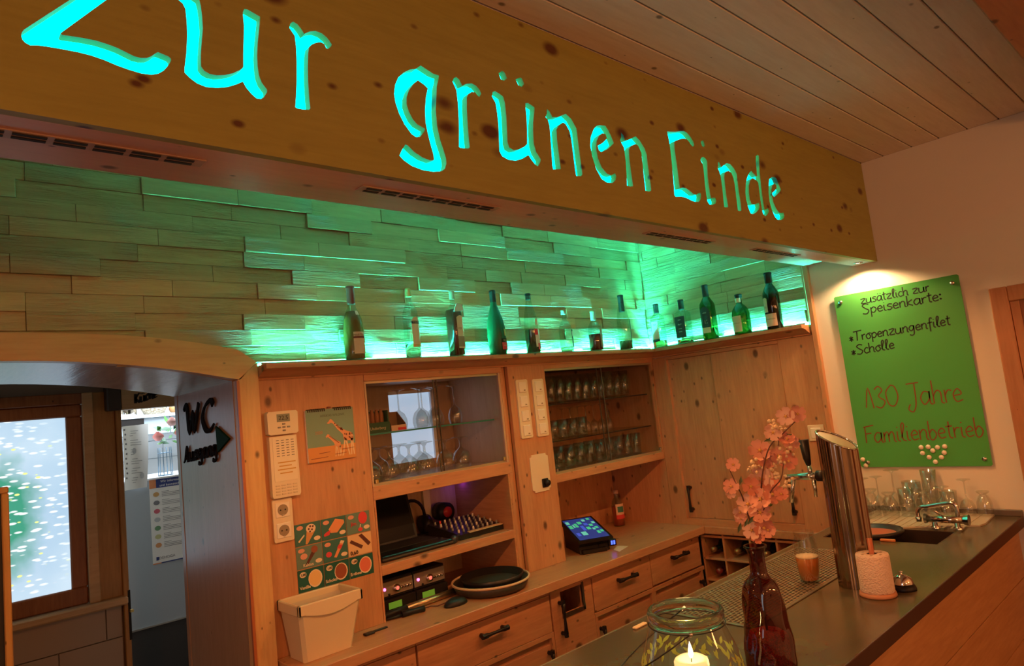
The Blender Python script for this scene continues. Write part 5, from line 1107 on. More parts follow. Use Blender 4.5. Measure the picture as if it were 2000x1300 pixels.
# round trivet over the sink
t = thing('round_dish', 'round black rimmed red tray resting across the sink', 'tray', (2.985, -1.33, ZB))
MB().lathe([(0, .006), (.088, .006), (.100, .020), (.112, .022), (.116, .012), (.105, 0), (0, 0)], 32, (2.985, -1.335, ZB+.0010)).build('rim', mat('black_rubber', (0.015, 0.012, 0.011), 0.35), t)
MB().lathe([(0, 0), (.086, 0)], 32, (2.985, -1.335, ZB+.0085)).build('red_inlay', mat('red_inlay', (0.45, 0.09, 0.04), 0.4), t)
tag(MB().box(2.872, 2.884, -1.455, -1.40, ZB+.0006, ZB+.010, c=.002).build('sponge', mat('orange_sponge', (0.50, 0.16, 0.05), 0.8)), 'small orange sponge edge at the sink', 'sponge')

# glasses drying by the wall
DR = 'glasses drying on the wall drainer'
ZD = ZB+.0100
dl = [('gob', g_wine(.165, .030), 3.34, -1.165-.022), ('gob', g_wine(.165, .030), 3.40, -1.225), ('wine2', g_wine(.190, .036), 3.43, -1.285), ('beer', g_beer(.125, .034), 3.285, -1.235), ('beer', g_beer(.11, .034), 3.295, -1.306), ('tumb2', g_tumbler(.14, .040), 3.425, -1.363), ('tumb3', g_tumbler(.12, .034), 3.345, -1.361), ('tall2', g_tall(.19, .032), 3.43, -1.437), ('beer', g_beer(.11, .034), 3.355, -1.428), ('tumb4', g_tumbler(.10, .034), 3.42, -1.506), ('wine2', g_wine(.150, .030), 3.42, -1.573), ('gob2', g_goblet(.13, .034), 3.345, -1.505), ('beer', g_beer(.10, .03), 3.42, -1.636)]
dn = ['upside down stem glass at the far left of the wall drainer', 'second upside down stem glass on the wall drainer', 'tall upside down wine glass on the wall drainer', 'flared beer glass at the front of the wall drainer', 'short flared beer glass beside the small red jar', 'wide tumbler with dark bands below the green board', 'tumbler in the middle of the wall drainer', 'tall straight glass rising above the other drying glasses', 'short flared glass in the centre of the drainer', 'low tumbler behind the tap', 'upside down stem glass behind the tap', 'short goblet left of the tap', 'small flared glass at the right end of the drainer']
for (kd, pr_, x, y), lb in zip(dl, dn): glass(kd, pr_, lb, (x, y, ZD), group=DR)
t = thing('small_jar', 'small red brown jar on the drainer', 'jar', (3.215, -1.205, ZB))
MB().lathe([(0, 0), (.019, 0), (.021, .004), (.021, .034), (.017, .040), (0, .040)], 18, (3.22, -1.215, ZD)).build('body', mat('red_brown_jar', (0.16, 0.03, 0.015), 0.2), t)
MB().lathe([(.0215, 0), (.0220, .006), (.0215, .008), (0, .008)], 18, (3.22, -1.215, ZD+.039)).build('lid', mat('pale_lid', (0.62, 0.45, 0.32), 0.4), t)

# ---- beer tower
TX, TY = 2.275, -1.545
t = thing('beer_tower', 'polished steel beer tower with slanted top and tap', 'beer tower', (TX, TY, ZB))
mb = MB(); n = 96; Rr = .060; v = []
def flute(a): return 1-.075*abs(math.sin(6*a))**1.3
for i in range(n):
    a = 2*PI*i/n; y = Rr*math.sin(a); v.append((TX+Rr*flute(a)*math.cos(a), TY+y*flute(a), ZB+.0006))
for i in range(n):
    a = 2*PI*i/n; y = Rr*math.sin(a); v.append((TX+Rr*flute(a)*math.cos(a), TY+y*flute(a), 1.500+.55*y*flute(a)))
mb.add(v, [(i, (i+1) % n, n+(i+1) % n, n+i) for i in range(n)], True); mb.build('column', mat('polished_column', (0.38, 0.30, 0.23), 0.13, 1.0), t)
cp = [(TX+(Rr-.006)*math.cos(2*PI*i/n), TY+(Rr-.006)*math.sin(2*PI*i/n), 1.500+.55*(Rr-.006)*math.sin(2*PI*i/n)-.0025) for i in range(n)]
MB().add(cp, [tuple(range(n))]).build('top_disc', mat('tower_top', (0.30, 0.26, 0.16), 0.35, 0.3), t)
MB().tube([(TX+(Rr-.002)*math.cos(2*PI*i/n), TY+(Rr-.002)*math.sin(2*PI*i/n), 1.500+.55*(Rr-.002)*math.sin(2*PI*i/n)) for i in range(n)], .0032, 6, closed=True).build('rim', M_CHROME, t)
TZ = 1.385
tapg = MB().tube([(TX-.01, TY+Rr-.01, TZ), (TX-.01, TY+Rr+.016, TZ)], .018, 16).build('tap_collar', M_BLACK, t)
tp_ = MB().tube([(TX-.012, TY+Rr+.014, TZ), (TX-.018, TY+Rr+.040, TZ), (TX-.030, TY+Rr+.115, TZ-.002)], [.014, .012, .0085], 12).build('tap_barrel', M_CHROME, t)
MB().tube([(TX-.026, TY+Rr+.090, TZ), (TX-.030, TY+Rr+.098, TZ-.04), (TX-.034, TY+Rr+.108, TZ-.085)], [.009, .0085, .007], 10).build('spout', M_CHROME, tp_)
MB().tube([(TX-.014, TY+Rr+.028, TZ-.01), (TX-.014, TY+Rr+.028, TZ-.068)], [.0075, .0055], 10).build('drip_spout', M_CHROME, tp_)
MB().tube([(TX-.016, TY+Rr+.034, TZ), (TX-.016, TY+Rr+.036, TZ+.038)], [.009, .006], 10).build('handle_neck', M_CHROME, tp_)
MB().tube([(TX-.016, TY+Rr+.036, TZ+.036), (TX-.014, TY+Rr+.040, TZ+.060), (TX-.014, TY+Rr+.042, TZ+.120)], [.008, .0125, .0165], 14).build('handle', M_BLACK, tp_)
# beer glass
t = thing('beer_glass', 'beer glass half full of amber beer on the drip grid', 'glass', (2.235, -1.405, ZB))
gp = [(0, .004), (.024, .004), (.026, 0), (.030, .002), (.0345, .05), (.037, .095), (.036, .125), (.030, .146), (.0325, .158), (.0325, .162), (.031, .162)]
MB().lathe(gp, 26, (2.238, -1.405, ZB+.0058)).build('glass_wall', G_CLEAR, t)
MB().lathe([(0, .006), (.0245, .006), (.0285, .008), (.0335, .05), (.0350, .078), (0, .078)], 26, (2.238, -1.405, ZB+.0058)).build('beer', mat('amber_beer', (0.72, 0.22, 0.035), 0.15, trans=0.35, ior=1.34), t)
MB().lathe([(0, .078), (.0350, .078), (.0353, .083), (0, .084)], 24, (2.238, -1.405, ZB+.0058)).build('foam', mat('beer_foam', (0.72, 0.58, 0.40), 0.8), t)
# coaster paper roll on a wooden spindle
t = thing('paper_roll', 'white roll of drip papers on a wooden spindle', 'paper roll', (2.195, -1.628, ZB))
RX, RY = 2.195, -1.630
MB().lathe([(0, 0), (.050, 0), (.052, .003), (.050, .012), (0, .012)], 28, (RX, RY, ZB+.0006)).build('base', mat('spindle_wood', (0.52, 0.23, 0.12), 0.5), t)
def rollmat():
    mt = mat('embossed_paper', (0.76, 0.58, 0.46), 0.8); k = N(mt); d = k.voro(k.coord((1, 1, 1)), 190.0); k.bump(d, 0.6, 0.004); return mt
MB().lathe([(.014, .013), (.046, .013), (.0475, .018), (.0465, .118), (.045, .123), (.014, .123)], 30, (RX, RY, ZB)).build('roll', rollmat(), t)
MB().cyl((RX, RY, ZB+.012), (RX, RY, ZB+.168), .0075, 12).build('spindle', mat('spindle_red', (0.42, 0.13, 0.06), 0.4), t)
for i in range(6):
    a = 2*PI*i/6+.3; MB().box(RX+.028*math.cos(a)-.006, RX+.028*math.cos(a)+.006, RY+.028*math.sin(a)-.003, RY+.028*math.sin(a)+.003, ZB+.1230, ZB+.1236).build('slot_mark', mat('paper_slot', (0.45, 0.30, 0.20), 0.8), t)
# bell
t = thing('service_bell', 'small silver counter bell on a black base', 'bell', (2.275, -1.668, ZB))
MB().lathe([(0, 0), (.036, 0), (.037, .004), (.033, .014), (.026, .018), (0, .018)], 24, (2.282, -1.672, ZB+.0006)).build('base', M_BLACK, t)
MB().lathe([(.030, .018), (.030, .022), (.026, .034), (.015, .042), (.004, .045), (.004, .050), (.006, .053), (0, .055)], 24, (2.282, -1.672, ZB+.0006)).build('dome', M_CHROME, t)
# small wooden stick on the bar top by the lantern
tag(MB().box(1.60, 1.655, -1.175, -1.160, ZB+.0006, ZB+.007, c=.002).build('wood_stick', P_CREAM), 'short pale wooden stick lying at the staff edge of the bar', 'stick')

# ---- lantern jar with candle
JX, JY = 1.294, -1.572
t = thing('candle_lantern', 'bulbous glass lantern jar with wire handle', 'lantern', (JX, JY, ZB))
jp = [(0, .006), (.085, .006), (.100, .016), (.108, .045), (.106, .080), (.097, .115), (.086, .145), (.079, .165), (.076, .176)]
MB().lathe([(0, .001), (.088, .001), (.104, .012), (.1115, .045), (.1095, .082), (.1, .117), (.0885, .147), (.0815, .167), (.0785, .176)], 48, (JX, JY, ZB)).build('jar', thin_glass('lantern_glass', (0.95, 0.96, 0.95), ior=1.45), t)
MB().lathe([(.0755, .176), (.081, .174), (.0835, .182), (.0835, .194), (.081, .200), (.074, .201), (.0725, .194), (.0735, .182), (.0755, .176)], 48, (JX, JY, ZB)).build('rim', mat('rim_glass', (0.80, 0.92, 0.84), 0.03, trans=1.0, ior=1.42), t)
wz = ZB+.170
MB().tube([(JX+.083*math.cos(2*PI*i/40), JY+.083*math.sin(2*PI*i/40), wz) for i in range(40)], .0012, 6, closed=True).build('neck_wire', M_IRON, t)
# handle hangs down in front: two eyelets, arched wire
ha = math.radians(205)
e1 = Vector((JX+.085*math.cos(ha+.25), JY+.085*math.sin(ha+.25), wz+.002)); e2 = Vector((JX-.085*math.cos(ha+.25), JY-.085*math.sin(ha+.25), wz+.002))
for e_ in (e1, e2): MB().ball(tuple(e_), .0052, 10).build('eyelet', M_CHROME, t)
side = Vector((math.cos(ha+.25), math.sin(ha+.25), 0)); outw = Vector((side.y, -side.x, 0))
hp = [e1+outw*0.0]
for i in range(1, 13):
    f = i/13; q = Vector((JX, JY, wz+.002))+side*(.085*math.cos(PI*f))+outw*(.165*math.sin(PI*f))+Vector((0, 0, -.105*math.sin(PI*f))); hp.append(q)
hp.append(e2)
MB().tube([tuple(q) for q in hp], .0017, 6).build('wire_handle', M_IRON, t)
# printed leaves round the belly
M_LEAF = mat('yellow_green_print', (0.42, 0.48, 0.08), 0.5)
random.seed(5)
def jr(z):
    pr_ = [(.104, .012), (.1115, .045), (.1095, .082), (.1, .117), (.0885, .147)]
    for (r0, z0), (r1, z1) in zip(pr_, pr_[1:]):
        if z0 <= z <= z1: return r0+(r1-r0)*(z-z0)/(z1-z0)
    return .11
for i in range(120):
    a = 2*PI*i/120+random.uniform(-.04, .04); z = random.choice((.060, .072, .084, .094, .102))+random.uniform(-.006, .006); tl = random.uniform(-1, 1); ln = random.uniform(.009, .015)
    pts = []
    for s_, w_ in ((-1, 0), (-.4, .42), (.2, .5), (1, 0), (.2, -.5), (-.4, -.42)):
        du = ln*(s_*math.sin(tl)+w_*.7*math.cos(tl)); dz = ln*(s_*math.cos(tl)-w_*.7*math.sin(tl)); zz = z+dz; r_ = jr(zz)+.0006
        pts.append((JX+r_*math.cos(a+du/r_), JY+r_*math.sin(a+du/r_), ZB+zz))
    MB().add(pts, [tuple(range(6))]).build('leaf_print', M_LEAF, t)
cn = thing('candle', 'lit cream pillar candle inside the lantern jar', 'candle', (JX, JY, ZB+.007))
M_WAX = mat('lit_wax', (0.90, 0.74, 0.45), 0.5, emit=(1.0, 0.62, 0.24), estr=0.9)
M_WAX.node_tree.nodes['Principled BSDF'].inputs['Subsurface Weight'].default_value = 0.0
MB().lathe([(0, 0), (.036, 0), (.0375, .004), (.0375, .080), (.034, .087), (.026, .086), (.016, .080), (0, .079)], 30, (JX, JY, ZB+.007), wob=lambda a, z: 1+(.03*math.sin(3*a)+.02*math.sin(7*a) if z > .07 else 0)).build('wax', M_WAX, cn)
MB().tube([(JX, JY, ZB+.084), (JX+.001, JY, ZB+.098)], .0012, 6).build('wick', M_INK, cn)
MB().lathe([(0, 0), (.0035, .004), (.0055, .010), (.0042, .020), (.0018, .030), (0, .036)], 14, (JX+.001, JY, ZB+.093)).build('flame', mat('flame', (1, .8, .4), 0.5, emit=(1.0, 0.70, 0.30), estr=38.0), cn)

# ---- red vase with blossom twigs
VX, VY = 1.519, -1.634
t = thing('flower_vase', 'dark red hammered glass bottle vase with red granules', 'vase', (VX, VY, ZB))
def dent(a, z): return 1+.05*math.sin(4*a+38*z)*math.sin(42*z+1.2)+.035*math.sin(7*a-35*z)*min(1, max(0, (.225-z)*30))
vp = [(0, .0008), (.046, .0008), (.052, .006), (.056, .03), (.055, .06), (.052, .09), (.049, .12), (.046, .15), (.0435, .175), (.041, .195), (.034, .210), (.0235, .220), (.0195, .228), (.0185, .250), (.0190, .275), (.0215, .284), (.0265, .288), (.0265, .292), (.0215, .292)]
fine = []
for (r0, z0), (r1, z1) in zip(vp, vp[1:]):
    for j in range(3): fine.append((r0+(r1-r0)*j/3, z0+(z1-z0)*j/3))
fine.append(vp[-1])
MB().lathe(fine, 44, (VX, VY, ZB), wob=lambda a, z: dent(a, z) if .01 < z < .212 else 1.0).build('glass_body', thin_glass('red_vase_glass', (0.42, 0.10, 0.06), ior=1.55, rough=0.04, base=0.02), t)
def gran():
    mt = mat('red_granules', (0.50, 0.02, 0.012), 0.6); k = N(mt); d = k.voro(k.coord((1, 1, 1)), 260.0); k.bump(d, 0.7, 0.004)
    k.l(k.ramp(d, [(0.2, (0.60, 0.03, 0.015)), (0.7, (0.22, 0.008, 0.006))]), k.b.inputs['Base Color']); return mt
MB().lathe([(0, .004), (.042, .004), (.048, .03), (.047, .06), (.0445, .085), (.040, .094), (.02, .100), (0, .097)], 30, (VX, VY, ZB), wob=lambda a, z: dent(a, z)*.97).build('granules', gran(), t)
M_TWIG = mat('brown_twig', (0.10, 0.03, 0.018), 0.6); M_PET = [mat('pink_petal', (0.66, 0.31, 0.22), 0.6), mat('pale_pink_petal', (0.72, 0.45, 0.34), 0.6), mat('coral_petal', (0.60, 0.22, 0.14), 0.6)]
M_CEN = mat('flower_centre', (0.62, 0.36, 0.08), 0.6); M_BERRY = mat('cream_berry', (0.72, 0.56, 0.34), 0.5); M_GLF = mat('green_leaf', (0.10, 0.15, 0.06), 0.5)
def vp_at(px, py, off=0.0):
    """point of the upright plane through the vase that faces the camera"""
    nrm = Vector((CAM.x-VX, CAM.y-VY, 0)).normalized(); d = RT*((px-1000)/FPX)-UP*((py-650)/FPX)+FW
    p0 = Vector((VX, VY, ZB))+nrm*off; return CAM+d*((p0-CAM).dot(nrm)/d.dot(nrm))
base_ = Vector((VX, VY, ZB+.09))
FL = 'blossom twigs in the red vase'
def twig(label, pix, offs):
    t_ = thing('blossom_twig', label, 'flower', (VX, VY, ZB+.09), 0, FL)
    pts = [base_+Vector((offs[0]*.06, 0, 0)), Vector((VX+offs[0]*.03, VY, ZB+.285))]+[vp_at(p[0], p[1], offs[0]+(offs[1]-offs[0])*i/len(pix)) for i, p in enumerate(pix)]
    sp_ = smooth_path([tuple(p) for p in pts], 4); n_ = len(sp_)
    MB().tube(sp_, [.0024-.0013*i/n_ for i in range(n_)], 6).build('stem', M_TWIG, t_); return t_
random.seed(21)
def blossom(t_, px, py, off, r=.021, k=None):
    c = vp_at(px, py, off); nrm = (CAM-c).normalized(); nrm = (nrm+Vector((random.uniform(-.5, .5), random.uniform(-.5, .5), random.uniform(-.4, .5)))).normalized()
    u = nrm.orthogonal().normalized(); w_ = nrm.cross(u); ph = random.random()*2; mt_ = M_PET[k if k is not None else random.randrange(3)]
    b = None
    for i in range(5):
        a = ph+2*PI*i/5; d = u*math.cos(a)+w_*math.sin(a); s_ = nrm.cross(d)
        cup = random.uniform(.25, .6)
        P_ = lambda f, g, h: tuple(c+d*(r*f)+s_*(r*g)+nrm*(r*h))
        v = [P_(.10, 0, .0), P_(.45, -.36, .10*cup), P_(.45, .36, .10*cup), P_(.50, 0, .02), P_(.85, -.48, .45*cup), P_(.88, .48, .45*cup), P_(.92, 0, .30*cup), P_(1.06, -.24, .70*cup), P_(1.08, .24, .70*cup), P_(1.0, 0, .6*cup)]
        MB().add(v, [(0, 1, 3), (0, 3, 2), (1, 4, 6, 3), (3, 6, 5, 2), (4, 7, 9, 6), (6, 9, 8, 5)], True).build('petal', mt_, t_)
    MB().ball(tuple(c+nrm*.003), r*.16, 8).build('flower_centre', M_CEN, t_)
def berries(t_, px, py, off, n_=9, sp=.014):
    c = vp_at(px, py, off)
    for i in range(n_): MB().ball(tuple(c+Vector((random.uniform(-1, 1), random.uniform(-1, 1), random.uniform(-1, 1)))*sp), random.uniform(.0035, .0055), 6).build('berry', M_BERRY, t_)
def leaf(t_, px, py, off, ang, ln=.022):
    c = vp_at(px, py, off); d = RT*math.cos(ang)+UP*math.sin(ang); s_ = RT*-math.sin(ang)+UP*math.cos(ang)
    MB().add([tuple(c-d*ln), tuple(c+s_*ln*.34-FW*.003), tuple(c+d*ln), tuple(c-s_*ln*.34-FW*.003), tuple(c-FW*.0012)], [(0, 3, 4), (3, 2, 4), (2, 1, 4), (1, 0, 4)]).build('leaf', M_GLF, t_)
T1 = twig('tall blossom twig leaning right to the top of the bunch', [(1478, 1010), (1486, 960), (1490, 920), (1503, 872), (1530, 845), (1558, 818)], (.012, .0))
T2 = twig('blossom twig in the middle of the bunch', [(1476, 1020), (1470, 985), (1498, 940), (1500, 905), (1520, 870), (1518, 840)], (-.006, -.02))
T3 = twig('short blossom twig leaning to the left', [(1470, 1035), (1461, 1005), (1450, 970), (1438, 945), (1425, 917)], (.014, .03))
T4 = twig('low blossom twig at the front of the vase', [(1482, 1030), (1490, 1000), (1505, 960), (1525, 935), (1530, 905)], (.03, .04))
for px, py, r_, k_ in ((1535, 813, .021, 1), (1557, 808, .019, 0), (1537, 858, .018, 2), (1545, 865, .018, 0), (1509, 845, .020, 1)): blossom(T1, px, py, .008, r_, k_)
for px, py, r_, k_ in ((1484, 880, .026, 0), (1497, 895, .022, 2), (1520, 890, .021, 0), (1540, 900, .020, 2), (1488, 935, .028, 1), (1503, 945, .022, 2)): blossom(T2, px, py, -.01, r_, k_)
for px, py, r_, k_ in ((1432, 907, .016, 0), (1428, 950, .018, 0), (1426, 962, .013, 1), (1466, 950, .021, 2), (1461, 985, .024, 1), (1445, 1000, .016, 1), (1447, 1012, .013, 0)): blossom(T3, px, py, .025, r_, k_)
for px, py, r_, k_ in ((1486, 975, .025, 0), (1508, 965, .022, 2), (1526, 965, .016, 2), (1484, 1000, .024, 0), (1492, 1030, .023, 2), (1468, 1035, .020, 1), (1500, 1035, .017, 0), (1480, 1048, .016, 2)): blossom(T4, px, py, .035, r_, k_)
berries(T1, 1518, 835, .0, 9); berries(T1, 1512, 828, .01, 6, .010); berries(T1, 1538, 880, .005, 8)
berries(T2, 1474, 905, .0, 9, .013); berries(T2, 1467, 920, .0, 7, .011); berries(T2, 1512, 922, .0, 10, .014); berries(T2, 1520, 900, -.01, 12, .016); berries(T2, 1536, 940, 0, 9)
leaf(T1, 1503, 857, .0, .4, .016); leaf(T1, 1544, 850, .0, -.4, .012); leaf(T3, 1446, 938, .02, 1.4, .012); leaf(T3, 1444, 1030, .03, 1.3, .014); leaf(T4, 1466, 1015, .04, 1.0, .014); leaf(T4, 1457, 1020, .04, 1.2, .012); leaf(T2, 1505, 985, .0, .8, .010)

# ================================================================ GREEN GLASS BOARD
YB0, YB1, ZG0, ZG1 = -1.142, -1.680, 1.249, 2.083
gb = thing('glass_board', 'green glass writing board with handwritten menu on the white wall', 'board', (XR, (YB0+YB1)/2, ZG0))
def bd():
    c = .006
    return [(YB1+c, ZG0), (YB0-c, ZG0), (YB0, ZG0+c), (YB0, ZG1-c), (YB0-c, ZG1), (YB1+c, ZG1), (YB1, ZG1-c), (YB1, ZG0+c)]
MB().prism(bd(), 0, XR-.018, XR-.013).build('glass_sheet', mat('green_glass_sheet', (0.085, 0.36, 0.080), 0.22, spec=0.4), gb)
for y, z in ((-1.172, 2.052), (-1.653, 2.048), (-1.655, 1.280), (-1.178, 1.272)):
    s_ = MB().tube([(XR-.026, y, z), (XR-.0005, y, z)], .0085, 14).build('standoff', M_STEEL, gb)
# handwriting: single stroke letters, unit x-height 1, drawn with a pen ribbon
HW = {
 'z': (.8, [[(.05, .95), (.7, 1), (.1, .08), (.75, .05)]]), 'u': (.85, [[(.08, 1), (.05, .25), (.3, 0), (.6, .25), (.68, 1)], [(.68, 1), (.68, .1), (.85, 0)]]),
 's': (.65, [[(.6, .9), (.3, 1), (.1, .75), (.4, .5), (.55, .25), (.3, 0), (.05, .1)]]), 'ä': (.8, [[(.65, .9), (.3, 1), (.05, .5), (.25, 0), (.6, .4), (.65, 1)], [(.65, 1), (.65, .1), (.82, 0)], [(.2, 1.35), (.22, 1.5)], [(.55, 1.35), (.57, 1.5)]]),
 'a': (.8, [[(.65, .9), (.3, 1), (.05, .5), (.25, 0), (.6, .4), (.65, 1)], [(.65, 1), (.65, .1), (.82, 0)]]), 't': (.5, [[(.25, 1.6), (.22, .2), (.45, 0)], [(0, 1.1), (.5, 1.15)]]),
 'l': (.45, [[(.05, .3), (.35, 1.5), (.25, 1.8), (.12, 1.4), (.15, .2), (.42, 0)]]), 'i': (.35, [[(.1, 1), (.1, .15), (.3, 0)], [(.12, 1.35), (.14, 1.45)]]),
 'c': (.6, [[(.55, .85), (.3, 1), (.05, .5), (.25, .02), (.6, .15)]]), 'h': (.75, [[(.08, 1.8), (.08, 0)], [(.08, .6), (.35, 1), (.58, .8), (.58, .1), (.75, 0)]]),
 'r': (.55, [[(.08, 1), (.1, 0)], [(.1, .6), (.3, .95), (.52, .9)]]), 'S': (.9, [[(.8, 1.6), (.45, 1.8), (.12, 1.5), (.4, 1.0), (.75, .55), (.5, .02), (.05, .15)]]),
 'p': (.75, [[(.1, 1), (.08, -.7)], [(.1, .7), (.4, 1), (.65, .6), (.4, .05), (.1, .2)]]), 'e': (.65, [[(.08, .5), (.55, .6), (.35, 1), (.05, .6), (.2, .05), (.6, .15)]]),
 'n': (.75, [[(.08, 1), (.08, 0)], [(.08, .6), (.35, 1), (.58, .8), (.58, .1), (.75, 0)]]), 'k': (.7, [[(.1, 1.8), (.08, 0)], [(.6, 1), (.12, .5), (.62, 0)]]),
 'T': (1.0, [[(.0, 1.7), (1.1, 1.8)], [(.5, 1.75), (.4, 0)]]), 'o': (.7, [[(.35, 1), (.05, .6), (.25, 0), (.6, .35), (.4, 1), (.7, .95)]]),
 'g': (.8, [[(.6, .9), (.3, 1), (.05, .5), (.3, .1), (.58, .5), (.6, 1)], [(.6, 1), (.58, -.4), (.3, -.7), (.05, -.5)]]), 'f': (.6, [[(.6, 1.6), (.4, 1.75), (.28, 1.3), (.25, -.6)], [(.0, .9), (.55, 1.0)]]),
 'm': (1.1, [[(.08, 1), (.08, 0)], [(.08, .6), (.3, 1), (.45, .8), (.45, 0)], [(.45, .6), (.7, 1), (.88, .8), (.9, .1), (1.05, 0)]]), 'b': (.7, [[(.08, 1.8), (.1, .1), (.4, 0), (.6, .5), (.35, .95), (.1, .6)]]),
 'J': (.9, [[(.1, 1.7), (.95, 1.75)], [(.65, 1.75), (.6, .2), (.35, -.5), (.05, -.3), (.2, .1)]]), 'F': (.85, [[(.2, 1.7), (.15, 0)], [(.05, 1.65), (.95, 1.8)], [(.18, .95), (.7, 1.0)]]),
 '1': (.7, [[(.05, .1), (.35, 1.7), (.6, 0)]]), '3': (.8, [[(.1, 1.5), (.4, 1.75), (.65, 1.4), (.35, .95), (.75, .5), (.45, 0), (.05, .15)]]), '0': (.95, [[(.5, 1.75), (.1, 1.2), (.2, .25), (.6, .1), (.9, .8), (.75, 1.6), (.45, 1.75)]]),
 ':': (.35, [[(.1, .15), (.2, .25), (.1, .3), (.1, .15)], [(.1, .85), (.2, .95), (.1, 1.0), (.1, .85)]]), '*': (.7, [[(.1, .2), (.6, .8)], [(.1, .8), (.6, .2)], [(.35, 1), (.35, 0)]]), ' ': (.5, []), ',': (.3, [[(.1, .1), (0, -.3)]]),
 'W': (1.3, [[(.0, 1.5), (.12, 1.8), (.25, 1.6), (.35, .02), (.68, 1.3), (.72, .02), (1.15, 1.8)]]), 'C': (.9, [[(.85, 1.5), (.7, 1.8), (.3, 1.5), (.08, .8), (.25, .1), (.55, 0), (.85, .35)]]), 'A': (1.0, [[(-.05, -.1), (.2, .3), (.6, 1.7), (.65, .2), (.85, 0)], [(.25, .6), (.7, .65)]]), 'K': (.95, [[(.2, 1.7), (.15, 0)], [(.85, 1.7), (.2, .8), (.9, 0)]]),
 'ü': (.85, [[(.08, 1), (.05, .25), (.3, 0), (.6, .25), (.68, 1)], [(.68, 1), (.68, .1), (.85, 0)], [(.2, 1.35), (.22, 1.5)], [(.52, 1.35), (.54, 1.5)]]),
}
def handwrite(s_, u0, v0, xh, width, pen, mt_, parent, conv, name='handwriting', slope=0.0, calli=None):
    tot = sum(HW[c][0] for c in s_); kx = width/tot; mb = MB(); u = 0
    for c in s_:
        for st in HW[c][1]:
            pts = smooth_path(st, 4)
            ribbon(mb, [(u0+(u+p[0])*kx, v0+p[1]*xh+slope*(u+p[0])*kx) for p in pts], pen, conv, calli)
        u += HW[c][0]
    return mb.build(name, mt_, parent)
cvb = lambda u, v: (XR-.0184, -u, v)
M_PEN = mat('black_board_pen', (0.012, 0.020, 0.008), 0.6); M_PENR = mat('red_brown_board_pen', (0.20, 0.055, 0.012), 0.6)
handwrite('zusätzlich zur', 1.262, 2.026, .023, .300, .0052, M_PEN, gb, cvb, slope=.02)
handwrite('Speisenkarte:', 1.262, 1.975, .027, .345, .0055, M_PEN, gb, cvb, slope=.02)
handwrite('*Tropenzungenfilet', 1.180, 1.853, .026, .440, .0058, M_PEN, gb, cvb, slope=.035)
handwrite('*Scholle', 1.180, 1.786, .026, .200, .0058, M_PEN, gb, cvb, slope=.05)
handwrite('130 Jahne'.replace('n', 'r') if False else '130 Jahre', 1.208, 1.525, .058, .410, .0055, M_PENR, gb, cvb, slope=.01)
handwrite('Familienbetrieb', 1.178, 1.362, .046, .495, .0055, M_PENR, gb, cvb, slope=.03)
ml = ['top left', 'second in the top row', 'third in the top row', 'top right', 'left, second row', 'middle notch', 'right, second row', 'left, third row', 'right, third row', 'bottom tip']
M_MAG = mat('white_magnet', (0.80, 0.72, 0.58), 0.4)
for i, (y, z) in enumerate(((-1.418, 1.336), (-1.447, 1.337), (-1.484, 1.334), (-1.513, 1.337), (-1.420, 1.310), (-1.463, 1.320), (-1.507, 1.310), (-1.444, 1.291), (-1.493, 1.290), (-1.466, 1.270))):
    tag(MB().tube([(XR-.0245, y, z), (XR-.0185, y, z)], [.0095, .0105], 14).build('magnet', M_MAG), 'round white magnet of the heart on the board, %s' % ml[i], 'magnet', 'white magnets on the green board')
for i, (y, z) in enumerate(((-1.160, 1.287), (-1.166, 1.257))):
    tag(MB().tube([(XR-.0335 if i == 0 else XR-.0245, y, z), (XR-.0265 if i == 0 else XR-.0185, y, z)], [.0095, .0105], 14).build('magnet', M_MAG), 'round white magnet at the lower left corner of the board, %s' % ('upper', 'lower')[i], 'magnet', 'white magnets on the green board')

# ================================================================ PASSAGE LETTERING, KITCHEN THINGS, MENU BOARD
cvw = lambda u, v: (AX1-.0062, -u, v)
M_SCR = mat('matt_black_script', (0.012, 0.010, 0.010), 0.9, spec=0.05)
lw = thing('wc_lettering', 'black script letters WC on the passage wall', 'lettering', (AX1, .38, 1.75))
handwrite('WC', -.560, 1.756, .064, .355, .021, M_SCR, lw, cvw, 'lettering', calli=1.0)
la = thing('exit_lettering', 'black script word Ausgang below the WC letters', 'lettering', (AX1, .38, 1.63))
handwrite('Ausgang', -.590, 1.640, .034, .395, .0125, M_SCR, la, cvw, 'lettering', slope=.06, calli=1.0)
for o_ in (lw, la):
    for ch in o_.children:
        md = ch.modifiers.new('thick', 'SOLIDIFY'); md.thickness = .006; md.offset = 0
o = MB().prism([(.192, 1.768), (.062, 1.716), (.186, 1.670)], 0, AX1-.010, AX1-.0025).build('arrow_plate', mat('dark_green_arrow', (0.005, 0.035, 0.02), 0.8, spec=0.1))
tag(o, 'dark green triangle arrow on the passage wall', 'arrow')
lk = thing('kitchen_lettering', 'black script word on the box above the kitchen door', 'lettering', (1.12, YWW-.08, 1.98))
handwrite('Küche', 1.075, 1.975, .032, .125, .013, M_INK, lk, lambda u, v: (u, YWW-.0815, v), 'lettering', slope=.25, calli=1.0)
